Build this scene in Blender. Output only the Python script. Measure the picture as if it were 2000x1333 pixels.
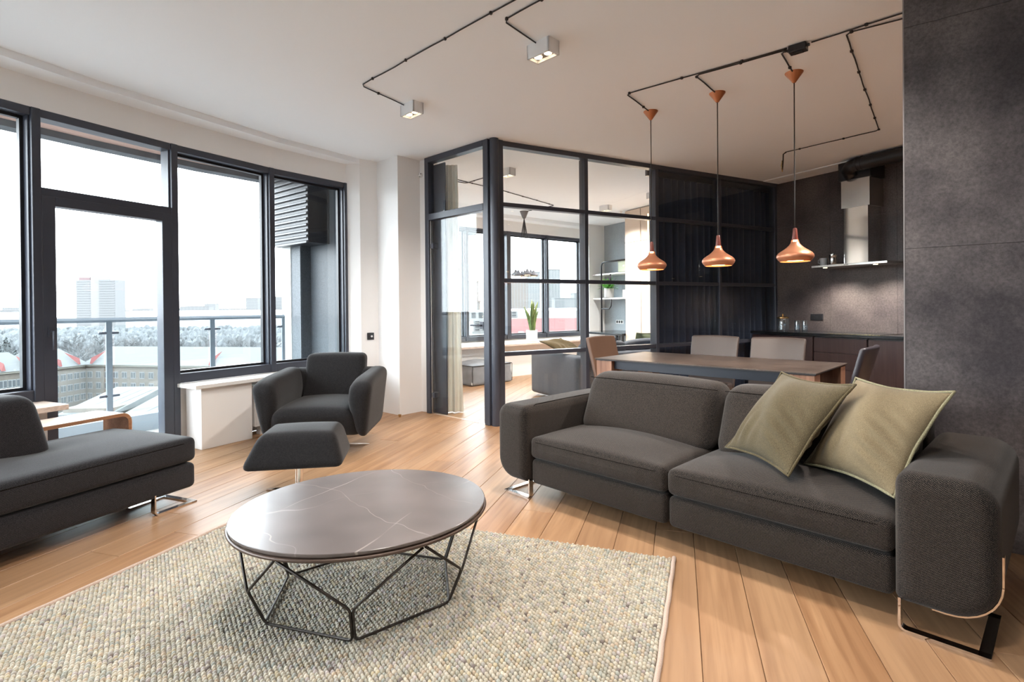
import bpy, bmesh, math, random
import numpy as np
from mathutils import Vector, Matrix
random.seed(7); np.random.seed(7)
PI = math.pi
for o in list(bpy.data.objects): bpy.data.objects.remove(o)
S = bpy.context.scene; C = S.collection
# ---------------------------------------------------------------- camera
AX = math.atan(1954/1055)
F0 = Vector((math.cos(AX), math.sin(AX), 0)); R0 = Vector((math.sin(AX), -math.cos(AX), 0)); U0 = Vector((0, 0, 1))
PD, RL = .006, .009
Fw = F0*math.cos(PD) - U0*math.sin(PD); U1 = U0*math.cos(PD) + F0*math.sin(PD)
Rt = R0*math.cos(RL) - U1*math.sin(RL); Up = Rt.cross(Fw)
cam = bpy.data.cameras.new('camera'); co = bpy.data.objects.new('camera', cam); C.objects.link(co)
M = Matrix((Rt, Up, -Fw)).transposed().to_4x4(); M.translation = Vector((0, 0, 1.25)); co.matrix_world = M
cam.sensor_fit = 'HORIZONTAL'; cam.sensor_width = 36; cam.lens = 1055/2000*36
cam.shift_x = 0; cam.shift_y = -(666.5-607)/2000
cam.clip_start = .05; cam.clip_end = 5000
S.camera = co
# ---------------------------------------------------------------- colour, world
S.view_settings.view_transform = 'Standard'; S.view_settings.look = 'None'
S.view_settings.gamma = 1; S.view_settings.use_curve_mapping = False
S.view_settings.exposure = 1.18
S.cycles.transparent_max_bounces = 32; S.cycles.diffuse_bounces = 5; S.cycles.max_bounces = 10
S.cycles.sample_clamp_indirect = 6
W = bpy.data.worlds.new('world'); S.world = W; W.use_nodes = True
WN = W.node_tree; WN.nodes.clear()
wo = WN.nodes.new('ShaderNodeOutputWorld'); wb = WN.nodes.new('ShaderNodeBackground')
wr = WN.nodes.new('ShaderNodeValToRGB'); wt = WN.nodes.new('ShaderNodeTexCoord'); ws = WN.nodes.new('ShaderNodeSeparateXYZ')
WN.links.new(wt.outputs['Generated'], ws.inputs[0]); WN.links.new(ws.outputs['Z'], wr.inputs[0])
wr.color_ramp.elements[0].position = 0; wr.color_ramp.elements[0].color = (.87, .94, 1, 1)
wr.color_ramp.elements[1].position = .8; wr.color_ramp.elements[1].color = (.82, .915, 1, 1)
WN.links.new(wr.outputs[0], wb.inputs[0]); wb.inputs[1].default_value = 6.8
WN.links.new(wb.outputs[0], wo.inputs[0])
WARM = (1.0, .92, .84)
def spot(name, loc, power, size=2.2, blend=.5, col=WARM, rad=.03, aim=(0, 0, -1), parent=None):
    l = bpy.data.lights.new(name, 'SPOT'); l.energy = power; l.spot_size = size; l.spot_blend = blend
    l.color = col; l.shadow_soft_size = rad
    o = bpy.data.objects.new(name, l); C.objects.link(o); o.location = loc
    o.rotation_euler = Vector(aim).to_track_quat('-Z', 'Y').to_euler()
    if parent: o.parent = parent
    return o
SPOT_W = 55
# ---------------------------------------------------------------- materials
def mat(name, col, rough=.6, metal=0, spec=.5, emis=None, estr=0, noise=None, bump=None, sheen=0, coord='Object'):
    """noise=(scale, amount, detail) lightness variation; bump=(scale, strength, distance)"""
    m = bpy.data.materials.new(name); m.use_nodes = True; n = m.node_tree; b = n.nodes['Principled BSDF']
    b.inputs['Base Color'].default_value = (*col, 1); b.inputs['Roughness'].default_value = rough
    b.inputs['Metallic'].default_value = metal; b.inputs['Specular IOR Level'].default_value = spec
    if sheen: b.inputs['Sheen Weight'].default_value = sheen
    if emis: b.inputs['Emission Color'].default_value = (*emis, 1); b.inputs['Emission Strength'].default_value = estr
    tc = n.nodes.new('ShaderNodeTexCoord')
    if noise:
        t = n.nodes.new('ShaderNodeTexNoise'); t.inputs['Scale'].default_value = noise[0]; t.inputs['Detail'].default_value = noise[2]
        n.links.new(tc.outputs[coord], t.inputs['Vector'])
        r = n.nodes.new('ShaderNodeValToRGB'); a = noise[1]
        r.color_ramp.elements[0].position = .3; r.color_ramp.elements[1].position = .7
        r.color_ramp.elements[0].color = (*[c*(1-a) for c in col], 1); r.color_ramp.elements[1].color = (*[min(1, c*(1+a)) for c in col], 1)
        n.links.new(t.outputs['Fac'], r.inputs[0]); n.links.new(r.outputs[0], b.inputs['Base Color'])
    if bump:
        t = n.nodes.new('ShaderNodeTexNoise'); t.inputs['Scale'].default_value = bump[0]; t.inputs['Detail'].default_value = 2
        n.links.new(tc.outputs[coord], t.inputs['Vector'])
        k = n.nodes.new('ShaderNodeBump'); k.inputs['Strength'].default_value = bump[1]; k.inputs['Distance'].default_value = bump[2]
        n.links.new(t.outputs['Fac'], k.inputs['Height']); n.links.new(k.outputs[0], b.inputs['Normal'])
    return m
def N(m, t, **kw):
    n = m.node_tree.nodes.new(t)
    for k, v in kw.items(): setattr(n, k, v)
    return n
def fabric(name, dark, light, pitch=.0075, rough=.95, weave=.6, bumpd=.0012, noise=420, sheen=.10):
    """woven cloth: thread grid laid by the face direction, broken by fine yarn noise"""
    m = mat(name, light, rough, spec=.15, sheen=sheen); n = m.node_tree; L = n.links; b = n.nodes['Principled BSDF']
    tc = N(m, 'ShaderNodeTexCoord'); sp = N(m, 'ShaderNodeSeparateXYZ'); L.new(tc.outputs['Object'], sp.inputs[0])
    nn = N(m, 'ShaderNodeSeparateXYZ'); L.new(tc.outputs['Normal'], nn.inputs[0])
    def M_(op, a, c=None, v=None):
        k = N(m, 'ShaderNodeMath', operation=op); L.new(a, k.inputs[0])
        if c is not None: L.new(c, k.inputs[1])
        if v is not None: k.inputs[1].default_value = v
        return k.outputs[0]
    sn = [M_('SINE', M_('MULTIPLY', sp.outputs[a], v=6.2832/(pitch*(1 if a != 2 else .8)))) for a in 'XYZ'] if False else [M_('SINE', M_('MULTIPLY', sp.outputs[i], v=6.2832/(pitch*(1, 1, .75)[i]))) for i in range(3)]
    w = [M_('POWER', M_('ABSOLUTE', nn.outputs[i]), v=5) for i in range(3)]
    prods = [M_('MULTIPLY', M_('MULTIPLY', sn[(i+1) % 3], sn[(i+2) % 3]), w[i]) for i in range(3)]
    g = M_('ADD', M_('ADD', prods[0], prods[1]), prods[2]); gw = M_("MULTIPLY", g, v=.42*weave/.6)
    ns = N(m, 'ShaderNodeTexNoise'); ns.inputs['Scale'].default_value = noise; ns.inputs['Detail'].default_value = 2; L.new(tc.outputs['Object'], ns.inputs['Vector'])
    n2 = N(m, 'ShaderNodeTexNoise'); n2.inputs['Scale'].default_value = noise*.45; n2.inputs['Detail'].default_value = 2; L.new(tc.outputs['Object'], n2.inputs['Vector'])
    f = M_('ADD', M_('ADD', gw, ns.outputs['Fac']), M_('MULTIPLY', n2.outputs['Fac'], v=.25))
    r = N(m, 'ShaderNodeValToRGB'); r.color_ramp.elements[0].position = .56; r.color_ramp.elements[1].position = .92
    r.color_ramp.elements[0].color = (*dark, 1); r.color_ramp.elements[1].color = (*light, 1)
    L.new(f, r.inputs[0]); L.new(r.outputs[0], b.inputs['Base Color'])
    k = N(m, 'ShaderNodeBump'); k.inputs['Strength'].default_value = .45; k.inputs['Distance'].default_value = bumpd
    L.new(f, k.inputs['Height']); L.new(k.outputs[0], b.inputs['Normal'])
    return m
def wood(name, c1, c2, c3, scale=1.0, rough=.4, per_object=True, axis='X', dark=(.2, .1, .05)):
    m = mat(name, c1, rough, spec=.4); n = m.node_tree; L = n.links; b = n.nodes['Principled BSDF']
    tc = N(m, 'ShaderNodeTexCoord'); oi = N(m, 'ShaderNodeObjectInfo')
    off = N(m, 'ShaderNodeVectorMath', operation='SCALE'); off.inputs[0].default_value = (37.3, 71.9, 13.7)
    L.new(oi.outputs['Random'], off.inputs['Scale'])
    ad = N(m, 'ShaderNodeVectorMath', operation='ADD'); L.new(tc.outputs['Object'], ad.inputs[0])
    if per_object: L.new(off.outputs[0], ad.inputs[1])
    mp = N(m, 'ShaderNodeMapping'); s = [9*scale]*3; s['XYZ'.index(axis)] = .7*scale; mp.inputs['Scale'].default_value = s
    L.new(ad.outputs[0], mp.inputs[0])
    n1 = N(m, 'ShaderNodeTexNoise'); n1.inputs['Scale'].default_value = 1; n1.inputs['Detail'].default_value = 5; n1.inputs['Distortion'].default_value = .9
    L.new(mp.outputs[0], n1.inputs['Vector'])
    r1 = N(m, 'ShaderNodeValToRGB'); e = r1.color_ramp.elements; e[0].position = .3; e[0].color = (*c1, 1); e[1].position = .72; e[1].color = (*c2, 1)
    x = e.new(.52); x.color = (*[(p*.5+q*.5) for p, q in zip(c1, c2)], 1); x = e.new(.80); x.color = (*[min(1, q*1.35) for q in c2], 1)
    L.new(n1.outputs['Fac'], r1.inputs[0])
    # cathedral grain lines
    mp2 = N(m, 'ShaderNodeMapping'); s2 = [26*scale]*3; s2['XYZ'.index(axis)] = 1.1*scale; mp2.inputs['Scale'].default_value = s2
    L.new(ad.outputs[0], mp2.inputs[0])
    wv = N(m, 'ShaderNodeTexNoise'); wv.inputs['Scale'].default_value = 1.6; wv.inputs['Detail'].default_value = 4
    L.new(mp2.outputs[0], wv.inputs['Vector'])
    r2 = N(m, 'ShaderNodeValToRGB'); r2.color_ramp.elements[0].position = .36; r2.color_ramp.elements[0].color = (.62, .55, .5, 1)
    r2.color_ramp.elements[1].position = .55; r2.color_ramp.elements[1].color = (1, 1, 1, 1)
    L.new(wv.outputs['Fac'], r2.inputs[0])
    mx = N(m, 'ShaderNodeMix', data_type='RGBA', blend_type='MULTIPLY'); mx.inputs['Factor'].default_value = .55
    L.new(r1.outputs[0], mx.inputs['A']); L.new(r2.outputs[0], mx.inputs['B'])
    # tint per board
    hs = N(m, 'ShaderNodeMix', data_type='RGBA', blend_type='MIX'); hs.inputs['B'].default_value = (*c3, 1)
    mr = N(m, 'ShaderNodeMath', operation='MULTIPLY'); mr.inputs[1].default_value = .5 if per_object else 0
    L.new(oi.outputs['Random'], mr.inputs[0]); L.new(mr.outputs[0], hs.inputs['Factor']); L.new(mx.outputs['Result'], hs.inputs['A'])
    L.new(hs.outputs['Result'], b.inputs['Base Color'])
    k = N(m, 'ShaderNodeBump'); k.inputs['Strength'].default_value = .25; k.inputs['Distance'].default_value = .001
    L.new(wv.outputs['Fac'], k.inputs['Height']); L.new(k.outputs[0], b.inputs['Normal'])
    return m
def concrete(name, c1, c2, rough=.45, scale=1.6, speck=1.0):
    m = mat(name, c1, rough, spec=.4); n = m.node_tree; L = n.links; b = n.nodes['Principled BSDF']; tc = N(m, 'ShaderNodeTexCoord')
    a = N(m, 'ShaderNodeTexNoise'); a.inputs['Scale'].default_value = scale; a.inputs['Detail'].default_value = 9; a.inputs['Roughness'].default_value = .62
    c = N(m, 'ShaderNodeTexNoise'); c.inputs['Scale'].default_value = scale*28; c.inputs['Detail'].default_value = 6; c.inputs['Roughness'].default_value = .75
    L.new(tc.outputs['Object'], a.inputs['Vector']); L.new(tc.outputs['Object'], c.inputs['Vector'])
    ra = N(m, 'ShaderNodeValToRGB'); ra.color_ramp.elements[0].position = .36; ra.color_ramp.elements[1].position = .68
    ra.color_ramp.elements[0].color = (*c1, 1); ra.color_ramp.elements[1].color = (*c2, 1); L.new(a.outputs['Fac'], ra.inputs[0])
    rb = N(m, 'ShaderNodeValToRGB'); rb.color_ramp.elements[0].position = .35; rb.color_ramp.elements[1].position = .75
    rb.color_ramp.elements[0].color = (.66, .66, .66, 1); rb.color_ramp.elements[1].color = (1.6, 1.58, 1.56, 1); L.new(c.outputs['Fac'], rb.inputs[0])
    mx = N(m, 'ShaderNodeMix', data_type='RGBA', blend_type='MULTIPLY'); mx.inputs['Factor'].default_value = speck
    L.new(ra.outputs[0], mx.inputs['A']); L.new(rb.outputs[0], mx.inputs['B']); L.new(mx.outputs['Result'], b.inputs['Base Color'])
    rr = N(m, 'ShaderNodeMapRange'); rr.inputs['To Min'].default_value = rough-.1; rr.inputs['To Max'].default_value = rough+.15
    L.new(a.outputs['Fac'], rr.inputs['Value']); L.new(rr.outputs[0], b.inputs['Roughness'])
    return m
def marble(name):
    m = mat(name, (.122, .101, .095), .27, noise=(2.5, .2, 2)); n = m.node_tree; L = n.links; b = n.nodes['Principled BSDF']
    src = b.inputs['Base Color'].links[0].from_socket; tc = N(m, 'ShaderNodeTexCoord')
    prev = src
    for k, (sc, ds, rot, lo, strength) in enumerate(((.55, 5.0, .75, .9994, .5), (.9, 7.0, -.5, .9995, .35), (.5, 9.0, 1.5, .9996, .3))):
        mp = N(m, 'ShaderNodeMapping'); mp.inputs['Rotation'].default_value = (0, 0, rot); mp.inputs['Location'].default_value = (k*3.1+1.7, k*1.3, 0)
        L.new(tc.outputs['Object'], mp.inputs[0])
        v = N(m, 'ShaderNodeTexWave'); v.inputs['Scale'].default_value = sc; v.inputs['Distortion'].default_value = ds; v.inputs['Detail'].default_value = 4; v.inputs['Detail Scale'].default_value = .9; v.inputs['Detail Roughness'].default_value = .55; L.new(mp.outputs[0], v.inputs['Vector'])
        r = N(m, 'ShaderNodeMapRange'); r.inputs['From Min'].default_value = lo; r.inputs['From Max'].default_value = 1; r.inputs['To Min'].default_value = 0; r.inputs['To Max'].default_value = strength; L.new(v.outputs['Fac'], r.inputs['Value'])
        n3 = N(m, 'ShaderNodeTexNoise'); n3.inputs['Scale'].default_value = 3; L.new(mp.outputs[0], n3.inputs['Vector'])
        r3 = N(m, 'ShaderNodeMapRange'); r3.inputs['From Min'].default_value = .40; r3.inputs['From Max'].default_value = .6; L.new(n3.outputs['Fac'], r3.inputs['Value'])
        ml = N(m, 'ShaderNodeMath', operation='MULTIPLY'); L.new(r.outputs[0], ml.inputs[0]); L.new(r3.outputs[0], ml.inputs[1])
        mx = N(m, 'ShaderNodeMix', data_type='RGBA'); mx.inputs['B'].default_value = (.42, .36, .32, 1)
        L.new(ml.outputs[0], mx.inputs['Factor']); L.new(prev, mx.inputs['A']); prev = mx.outputs['Result']
    L.new(prev, b.inputs['Base Color'])
    return m
def glass(name, tint=(.97, .985, .98), base=.045, rough=0.0, refl=(1, 1, 1)):
    m = bpy.data.materials.new(name); m.use_nodes = True; n = m.node_tree; n.nodes.clear(); L = n.links
    out = N(m, 'ShaderNodeOutputMaterial'); t = N(m, 'ShaderNodeBsdfTransparent'); t.inputs[0].default_value = (*tint, 1)
    g = N(m, 'ShaderNodeBsdfGlossy'); g.inputs['Roughness'].default_value = rough; g.inputs['Color'].default_value = (*refl, 1)
    lw = N(m, 'ShaderNodeLayerWeight'); lw.inputs['Blend'].default_value = .5
    pw = N(m, 'ShaderNodeMath', operation='POWER'); pw.inputs[1].default_value = 4.5; L.new(lw.outputs['Facing'], pw.inputs[0])
    mr = N(m, 'ShaderNodeMapRange'); mr.inputs['To Min'].default_value = base; mr.inputs['To Max'].default_value = .9; L.new(pw.outputs[0], mr.inputs['Value'])
    mx = N(m, 'ShaderNodeMixShader'); L.new(mr.outputs[0], mx.inputs[0]); L.new(t.outputs[0], mx.inputs[1]); L.new(g.outputs[0], mx.inputs[2])
    L.new(mx.outputs[0], out.inputs[0]); return m

M_wall = mat('white_plaster', (.84, .825, .81), .9, spec=.2, bump=(60, .08, .002))
M_ceil = mat('ceiling_paint', (.885, .905, .925), .95, spec=.1)
M_frame = mat('anthracite_frame', (.045, .050, .068), .33, spec=.5)
M_black = mat('black_metal', (.012, .012, .015), .4)
M_seam = mat('seam_thread', (.012, .010, .009), 1, spec=0)
M_rubber = mat('black_rubber', (.01, .01, .011), .6)
M_glass = glass('window_glass', (.98, .99, .985), .02)
M_pglass = glass('partition_glass', (.95, .97, .97), .022)
M_rail = glass('balcony_glass', (.93, .97, .975), .02)
M_jar = glass('jar_glass', (.86, .90, .92), .10, .02)
M_floorsub = mat('subfloor', (.14, .08, .045), .8)
M_oak = wood('oak_plank', (.265, .130, .060), (.44, .255, .132), (.38, .25, .15), 1.0, .42)
M_sillwood = wood('pale_oak', (.60, .49, .42), (.70, .59, .51), (.6, .45, .33), 1.2, .4, False)
M_ply = wood('bent_oak_top', (.58, .44, .35), (.68, .54, .45), (.6, .4, .3), 1.5, .35, False)
M_plyedge = wood('bent_oak_edge', (.36, .17, .09), (.46, .24, .13), (.4, .2, .1), 3, .4, False)
M_wal = wood('walnut', (.16, .075, .045), (.30, .16, .10), (.2, .1, .06), 1.6, .45, False, 'Z')
M_ward = mat('wardrobe_oak', (.62, .50, .40), .5, noise=(3, .06, 4))
M_shelfw = mat('white_lacquer', (.78, .77, .75), .4)
M_sofa = fabric('brown_tweed', (.003, .0025, .0025), (.072, .055, .044), .0085, weave=.9)
M_sofa2 = fabric('charcoal_tweed', (.004, .004, .006), (.050, .045, .047), .0075, sheen=.16)
M_arm = fabric('anthracite_cloth', (.004, .004, .005), (.040, .036, .036), .006, weave=.35, sheen=.12)
M_grey = fabric('grey_cloth', (.08, .085, .10), (.30, .315, .35), .006, weave=.3)
M_pouf = mat('grey_canvas', (.24, .25, .27), .8, bump=(9, .5, .01), noise=(6, .2, 3))
M_pil1 = fabric('olive_linen', (.045, .036, .02), (.19, .150, .085), .0035, weave=.3, noise=750)
M_pil2 = fabric('sand_linen', (.11, .085, .05), (.31, .245, .148), .0035, weave=.3, noise=750)
M_pipe1 = fabric('olive_piping', (.05, .04, .02), (.17, .13, .07), .004)
M_pipe2 = fabric('sand_piping', (.13, .12, .07), (.38, .35, .23), .004)
M_gpil = fabric('sage_linen', (.2, .22, .12), (.36, .38, .22), .005)
M_chrome = mat('chrome', (.82, .80, .78), .07, 1)
M_steel = mat('brushed_steel', (.62, .60, .57), .27, 1, noise=(3, .06, 2))
M_polish = mat('polished_steel', (.75, .74, .72), .08, 1)
M_copper = mat('copper_lacquer', (.52, .215, .115), .4, .6)
M_coppercone = mat('copper_cone', (.55, .20, .085), .38, .6)
M_neck = mat('rosewood_neck', (.16, .032, .02), .35)
M_bronze = mat('bronze_edge', (.085, .055, .042), .35, .3)
M_wire = mat('dark_bronze_wire', (.035, .027, .022), .38, .5)
M_marble = marble('brown_marble')
M_ctop = concrete('stone_tabletop', (.042, .031, .026), (.075, .057, .048), .32, 3)
M_tile = concrete('dark_concrete_tile', (.034, .0295, .033), (.118, .103, .103), .47, 2.1)
M_tile2 = concrete('kitchen_tile', (.058, .047, .048), (.115, .096, .089), .4, 1.9)
M_grout = mat('grout', (.02, .018, .018), .9)
M_trimmetal = mat('tile_trim', (.30, .28, .28), .4, .5)
M_cab = wood('dark_wood_front', (.035, .018, .018), (.052, .030, .028), (.04, .02, .02), 2, .4, False, 'Z')
M_count = mat('black_counter', (.010, .012, .014), .18)
M_leather = mat('taupe_leather', (.066, .050, .044), .45, bump=(180, .12, .001))
M_leather2 = mat('tan_leather', (.12, .068, .045), .45, bump=(180, .12, .001))
M_leatherd = mat('dark_leather', (.028, .024, .03), .4, bump=(180, .12, .001))
M_apron = mat('blue_black_metal', (.018, .022, .032), .4, .2)
M_curt = mat('navy_curtain', (.050, .064, .105), .95, sheen=.3, spec=.1)
M_curtl = mat('cream_curtain', (.86, .83, .75), .95, spec=.1, sheen=.2)
M_white = mat('white_body', (.78, .77, .76), .5)
M_reflector = mat('lamp_reflector', (.10, .075, .06), .35, .6)
M_bulb = mat('lit_bulb', (1, .9, .75), .5, emis=(1, .80, .52), estr=3.5)
M_bulbp = mat('lit_diffuser', (1, .85, .6), .5, emis=(1, .70, .36), estr=9)
M_led = mat('lit_led_strip', (1, .8, .6), .5, emis=(1, .66, .34), estr=4)
M_cable = mat('black_cable', (.022, .018, .017), .6)
M_concf = mat('balcony_paving', (.52, .51, .50), .85, noise=(3, .15, 6))
M_conc = mat('balcony_concrete', (.085, .092, .10), .85, noise=(3, .25, 6))
M_pinkpanel = mat('orange_soffit_panel', (.42, .27, .22), .8)
M_granite = mat('grey_granite', (.040, .046, .054), .5, noise=(90, .5, 3))
M_louv = mat('louvre_metal', (.10, .10, .11), .35, .4)
M_pot = mat('white_ceramic', (.80, .79, .77), .4)
M_snake = mat('snake_plant_leaf', (.10, .16, .05), .5, noise=(18, .5, 3))
M_snakeedge = mat('snake_plant_margin', (.42, .45, .17), .5)
M_green = mat('bright_leaf', (.10, .36, .04), .55, noise=(30, .4, 2))
M_cgrey = concrete('grey_wall_plaster', (.27, .305, .33), (.35, .39, .42), .7, 1.3, .25)
M_brass = mat('brass', (.6, .42, .2), .25, 1)
M_mug = mat('glazed_mug', (.45, .45, .46), .35)

# ---------------------------------------------------------------- mesh helpers
class MB:
    def __init__(s): s.v = []; s.f = []
    def add(s, vs, fs):
        k = len(s.v); s.v += [tuple(p) for p in vs]; s.f += [tuple(i+k for i in f) for f in fs]; return s
    def box(s, x0, x1, y0, y1, z0, z1, M=None):
        vs = [(x, y, z) for z in (z0, z1) for y in (y0, y1) for x in (x0, x1)]
        if M is not None: vs = [M @ Vector(p) for p in vs]
        return s.add(vs, [(0, 2, 3, 1), (4, 5, 7, 6), (0, 1, 5, 4), (2, 6, 7, 3), (0, 4, 6, 2), (1, 3, 7, 5)])
    def prism(s, poly, z0, z1, inset=0):
        a = sum(poly[i][0]*poly[(i+1) % len(poly)][1]-poly[(i+1) % len(poly)][0]*poly[i][1] for i in range(len(poly)))
        if a < 0: poly = poly[::-1]
        n = len(poly)
        vs = [(p[0], p[1], z0) for p in poly]+[(p[0], p[1], z1) for p in poly]
        return s.add(vs, [tuple(range(n))[::-1], tuple(range(n, 2*n))]+[(i, (i+1) % n, (i+1) % n+n, i+n) for i in range(n)])
    def bar(s, a, b, w, h, up=(0, 0, 1)):
        """square bar from a to b, w across, h along up"""
        a, b = Vector(a), Vector(b); d = (b-a).normalized(); u = Vector(up); u = (u-d*u.dot(d)).normalized(); r = d.cross(u)
        vs = [p+r*i*w/2+u*j*h/2 for p in (a, b) for i, j in ((-1, -1), (1, -1), (1, 1), (-1, 1))]
        return s.add(vs, [(0, 1, 2, 3), (7, 6, 5, 4), (0, 4, 5, 1), (1, 5, 6, 2), (2, 6, 7, 3), (3, 7, 4, 0)])
    def tube(s, pts, r, n=8, closed=False):
        pts = [Vector(p) for p in pts]; rings = []; m = len(pts); up = Vector((0, 0, 1)); prev = None
        for i, p in enumerate(pts):
            if closed: t = (pts[(i+1) % m]-pts[i-1]).normalized()
            else: t = (pts[min(i+1, m-1)]-pts[max(i-1, 0)]).normalized()
            if prev is None:
                a = up if abs(t.z) < .9 else Vector((1, 0, 0)); x = (a-t*a.dot(t)).normalized()
            else: x = (prev-t*prev.dot(t)).normalized()
            prev = x; y = t.cross(x); rr = r[i] if isinstance(r, (list, tuple)) else r
            rings.append([p+x*math.cos(2*PI*k/n)*rr+y*math.sin(2*PI*k/n)*rr for k in range(n)])
        return s.loft(rings, not closed, closed)
    def loft(s, rings, caps=True, closed=False):
        n = len(rings[0]); vs = [p for r in rings for p in r]; fs = []; m = len(rings)
        for i in range(m if closed else m-1):
            for k in range(n):
                a, b = i*n+k, i*n+(k+1) % n; c, d = ((i+1) % m)*n+(k+1) % n, ((i+1) % m)*n+k
                fs.append((a, b, c, d))
        if caps: fs += [tuple(range(n))[::-1], tuple(range((m-1)*n, m*n))]
        return s.add(vs, fs)
    def lathe(s, prof, n=32, c=(0, 0, 0), capb=True, capt=True):
        rings = [[(c[0]+r*math.cos(2*PI*k/n), c[1]+r*math.sin(2*PI*k/n), c[2]+z) for k in range(n)] for r, z in prof]
        k = len(s.v); m = len(rings); s.v += [p for r in rings for p in r]
        for i in range(m-1):
            for q in range(n): s.f.append((k+i*n+q, k+i*n+(q+1) % n, k+(i+1)*n+(q+1) % n, k+(i+1)*n+q))
        if capb: s.f.append(tuple(k+q for q in range(n))[::-1])
        if capt: s.f.append(tuple(k+(m-1)*n+q for q in range(n)))
        return s
    def mesh(s, name, smooth=False, bev=0):
        me = bpy.data.meshes.new(name); me.from_pydata([tuple(p) for p in s.v], [], s.f)
        if bev:
            bm = bmesh.new(); bm.from_mesh(me)
            bmesh.ops.recalc_face_normals(bm, faces=bm.faces)
            es = [e for e in bm.edges if len(e.link_faces) == 2 and e.calc_face_angle(0) > .5]
            bmesh.ops.bevel(bm, geom=es, offset=bev, segments=2, affect='EDGES', profile=.5, clamp_overlap=True)
            bm.to_mesh(me); bm.free()
        else:
            bm = bmesh.new(); bm.from_mesh(me); bmesh.ops.recalc_face_normals(bm, faces=bm.faces); bm.to_mesh(me); bm.free()
        if smooth:
            me.polygons.foreach_set('use_smooth', [True]*len(me.polygons))
            if smooth == 'auto': me.set_sharp_from_angle(angle=.7)
        me.update(); return me
    def obj(s, name, m, parent=None, smooth=False, bev=0):
        o = bpy.data.objects.new(name, s.mesh(name, smooth, bev)); C.objects.link(o); o.data.materials.append(m)
        if parent: o.parent = parent
        return o
def thing(name, label, cat, loc=(0, 0, 0), rotz=0, group=None, kind=None):
    o = bpy.data.objects.new(name, None); C.objects.link(o); o.location = loc; o.rotation_euler = (0, 0, rotz)
    o.empty_display_size = .1
    if label: o['label'] = label
    if cat: o['category'] = cat
    if group: o['group'] = group
    if kind: o['kind'] = kind
    return o
def tag(o, label, cat, group=None):
    o['label'] = label; o['category'] = cat
    if group: o['group'] = group
    return o
def struct(o): o['kind'] = 'structure'; return o
def copy_tree(o, parent=None):
    c = o.copy(); C.objects.link(c)
    if parent: c.parent = parent
    for ch in list(o.children): copy_tree(ch, c)
    return c
def par(h, r, k=3, n=6):
    """parameters on [-1,1] with extra samples inside the rounded margin r of half-size h"""
    e = min(.98, r/h); a = [-1+e*(1-math.cos(PI/2*i/k))*1.0 for i in range(k)]
    mid = [(-1+e)+(2-2*e)*i/n for i in range(n+1)]
    return a+mid+[-x for x in a[::-1]]
def soft(c, h, r, deform=None, n=6, k=3):
    """rounded box, centre c, half sizes h, corner radius r, optional deform(x,y,z)->(x,y,z) in -1..1 local units first"""
    P = [par(h[i], r, k, n) for i in range(3)]
    mb = MB(); idx = {}
    def vid(i, j, l):
        key = (i, j, l)
        if key not in idx:
            p = Vector((P[0][i]*h[0], P[1][j]*h[1], P[2][l]*h[2]))
            q = Vector([max(-(h[a]-r), min(h[a]-r, p[a])) for a in range(3)])
            d = p-q
            if d.length > 1e-9: p = q+d.normalized()*r
            if deform: p = Vector(deform(p.x/h[0], p.y/h[1], p.z/h[2], p))
            idx[key] = len(mb.v); mb.v.append((p.x+c[0], p.y+c[1], p.z+c[2]))
        return idx[key]
    L = [len(x)-1 for x in P]
    for i in range(L[0]):
        for j in range(L[1]):
            mb.f.append((vid(i, j, 0), vid(i, j+1, 0), vid(i+1, j+1, 0), vid(i+1, j, 0)))
            mb.f.append((vid(i, j, L[2]), vid(i+1, j, L[2]), vid(i+1, j+1, L[2]), vid(i, j+1, L[2])))
    for i in range(L[0]):
        for l in range(L[2]):
            mb.f.append((vid(i, 0, l), vid(i+1, 0, l), vid(i+1, 0, l+1), vid(i, 0, l+1)))
            mb.f.append((vid(i, L[1], l), vid(i, L[1], l+1), vid(i+1, L[1], l+1), vid(i+1, L[1], l)))
    for j in range(L[1]):
        for l in range(L[2]):
            mb.f.append((vid(0, j, l), vid(0, j, l+1), vid(0, j+1, l+1), vid(0, j+1, l)))
            mb.f.append((vid(L[0], j, l), vid(L[0], j+1, l), vid(L[0], j+1, l+1), vid(L[0], j, l+1)))
    return mb
def rrect(x0, x1, z0, z1, rad, n=6):
    """rounded rectangle profile; rad = radii at (x0,z0),(x1,z0),(x1,z1),(x0,z1)"""
    pts = []
    for (cx, cz, r, a0) in ((x0, z0, rad[0], PI), (x1, z0, rad[1], 1.5*PI), (x1, z1, rad[2], 0), (x0, z1, rad[3], .5*PI)):
        ox = cx+r if cx == x0 else cx-r; oz = cz+r if cz == z0 else cz-r
        for i in range(n+1):
            a = a0+PI/2*i/n; pts.append((ox+r*math.cos(a), oz+r*math.sin(a)))
    return pts
def extrude_profile(x0, x1, z0, z1, rad, y0, y1, re, n=6, k=5, bend=None):
    """profile in (x,z) extruded along y with rounded ends of radius re"""
    rings = []
    ys = [(y0+re*(1-math.sin(PI/2*i/k)), re*(1-math.cos(PI/2*i/k))) for i in range(k, -1, -1)]
    ys = ys+[(y0+re+(y1-y0-2*re)*t, 0) for t in (.2, .4, .6, .8)]+[(y1-(a-y0), b) for a, b in ys[::-1]]
    for y, i in ys:
        pr = rrect(x0+i, x1-i, z0+i, z1-i, [max(.002, r-i) for r in rad], n)
        ring = [(x, y, z) for x, z in pr]
        if bend: ring = [bend(*p) for p in ring]
        rings.append(ring)
    return MB().loft(rings)

H = 3.03
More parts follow.
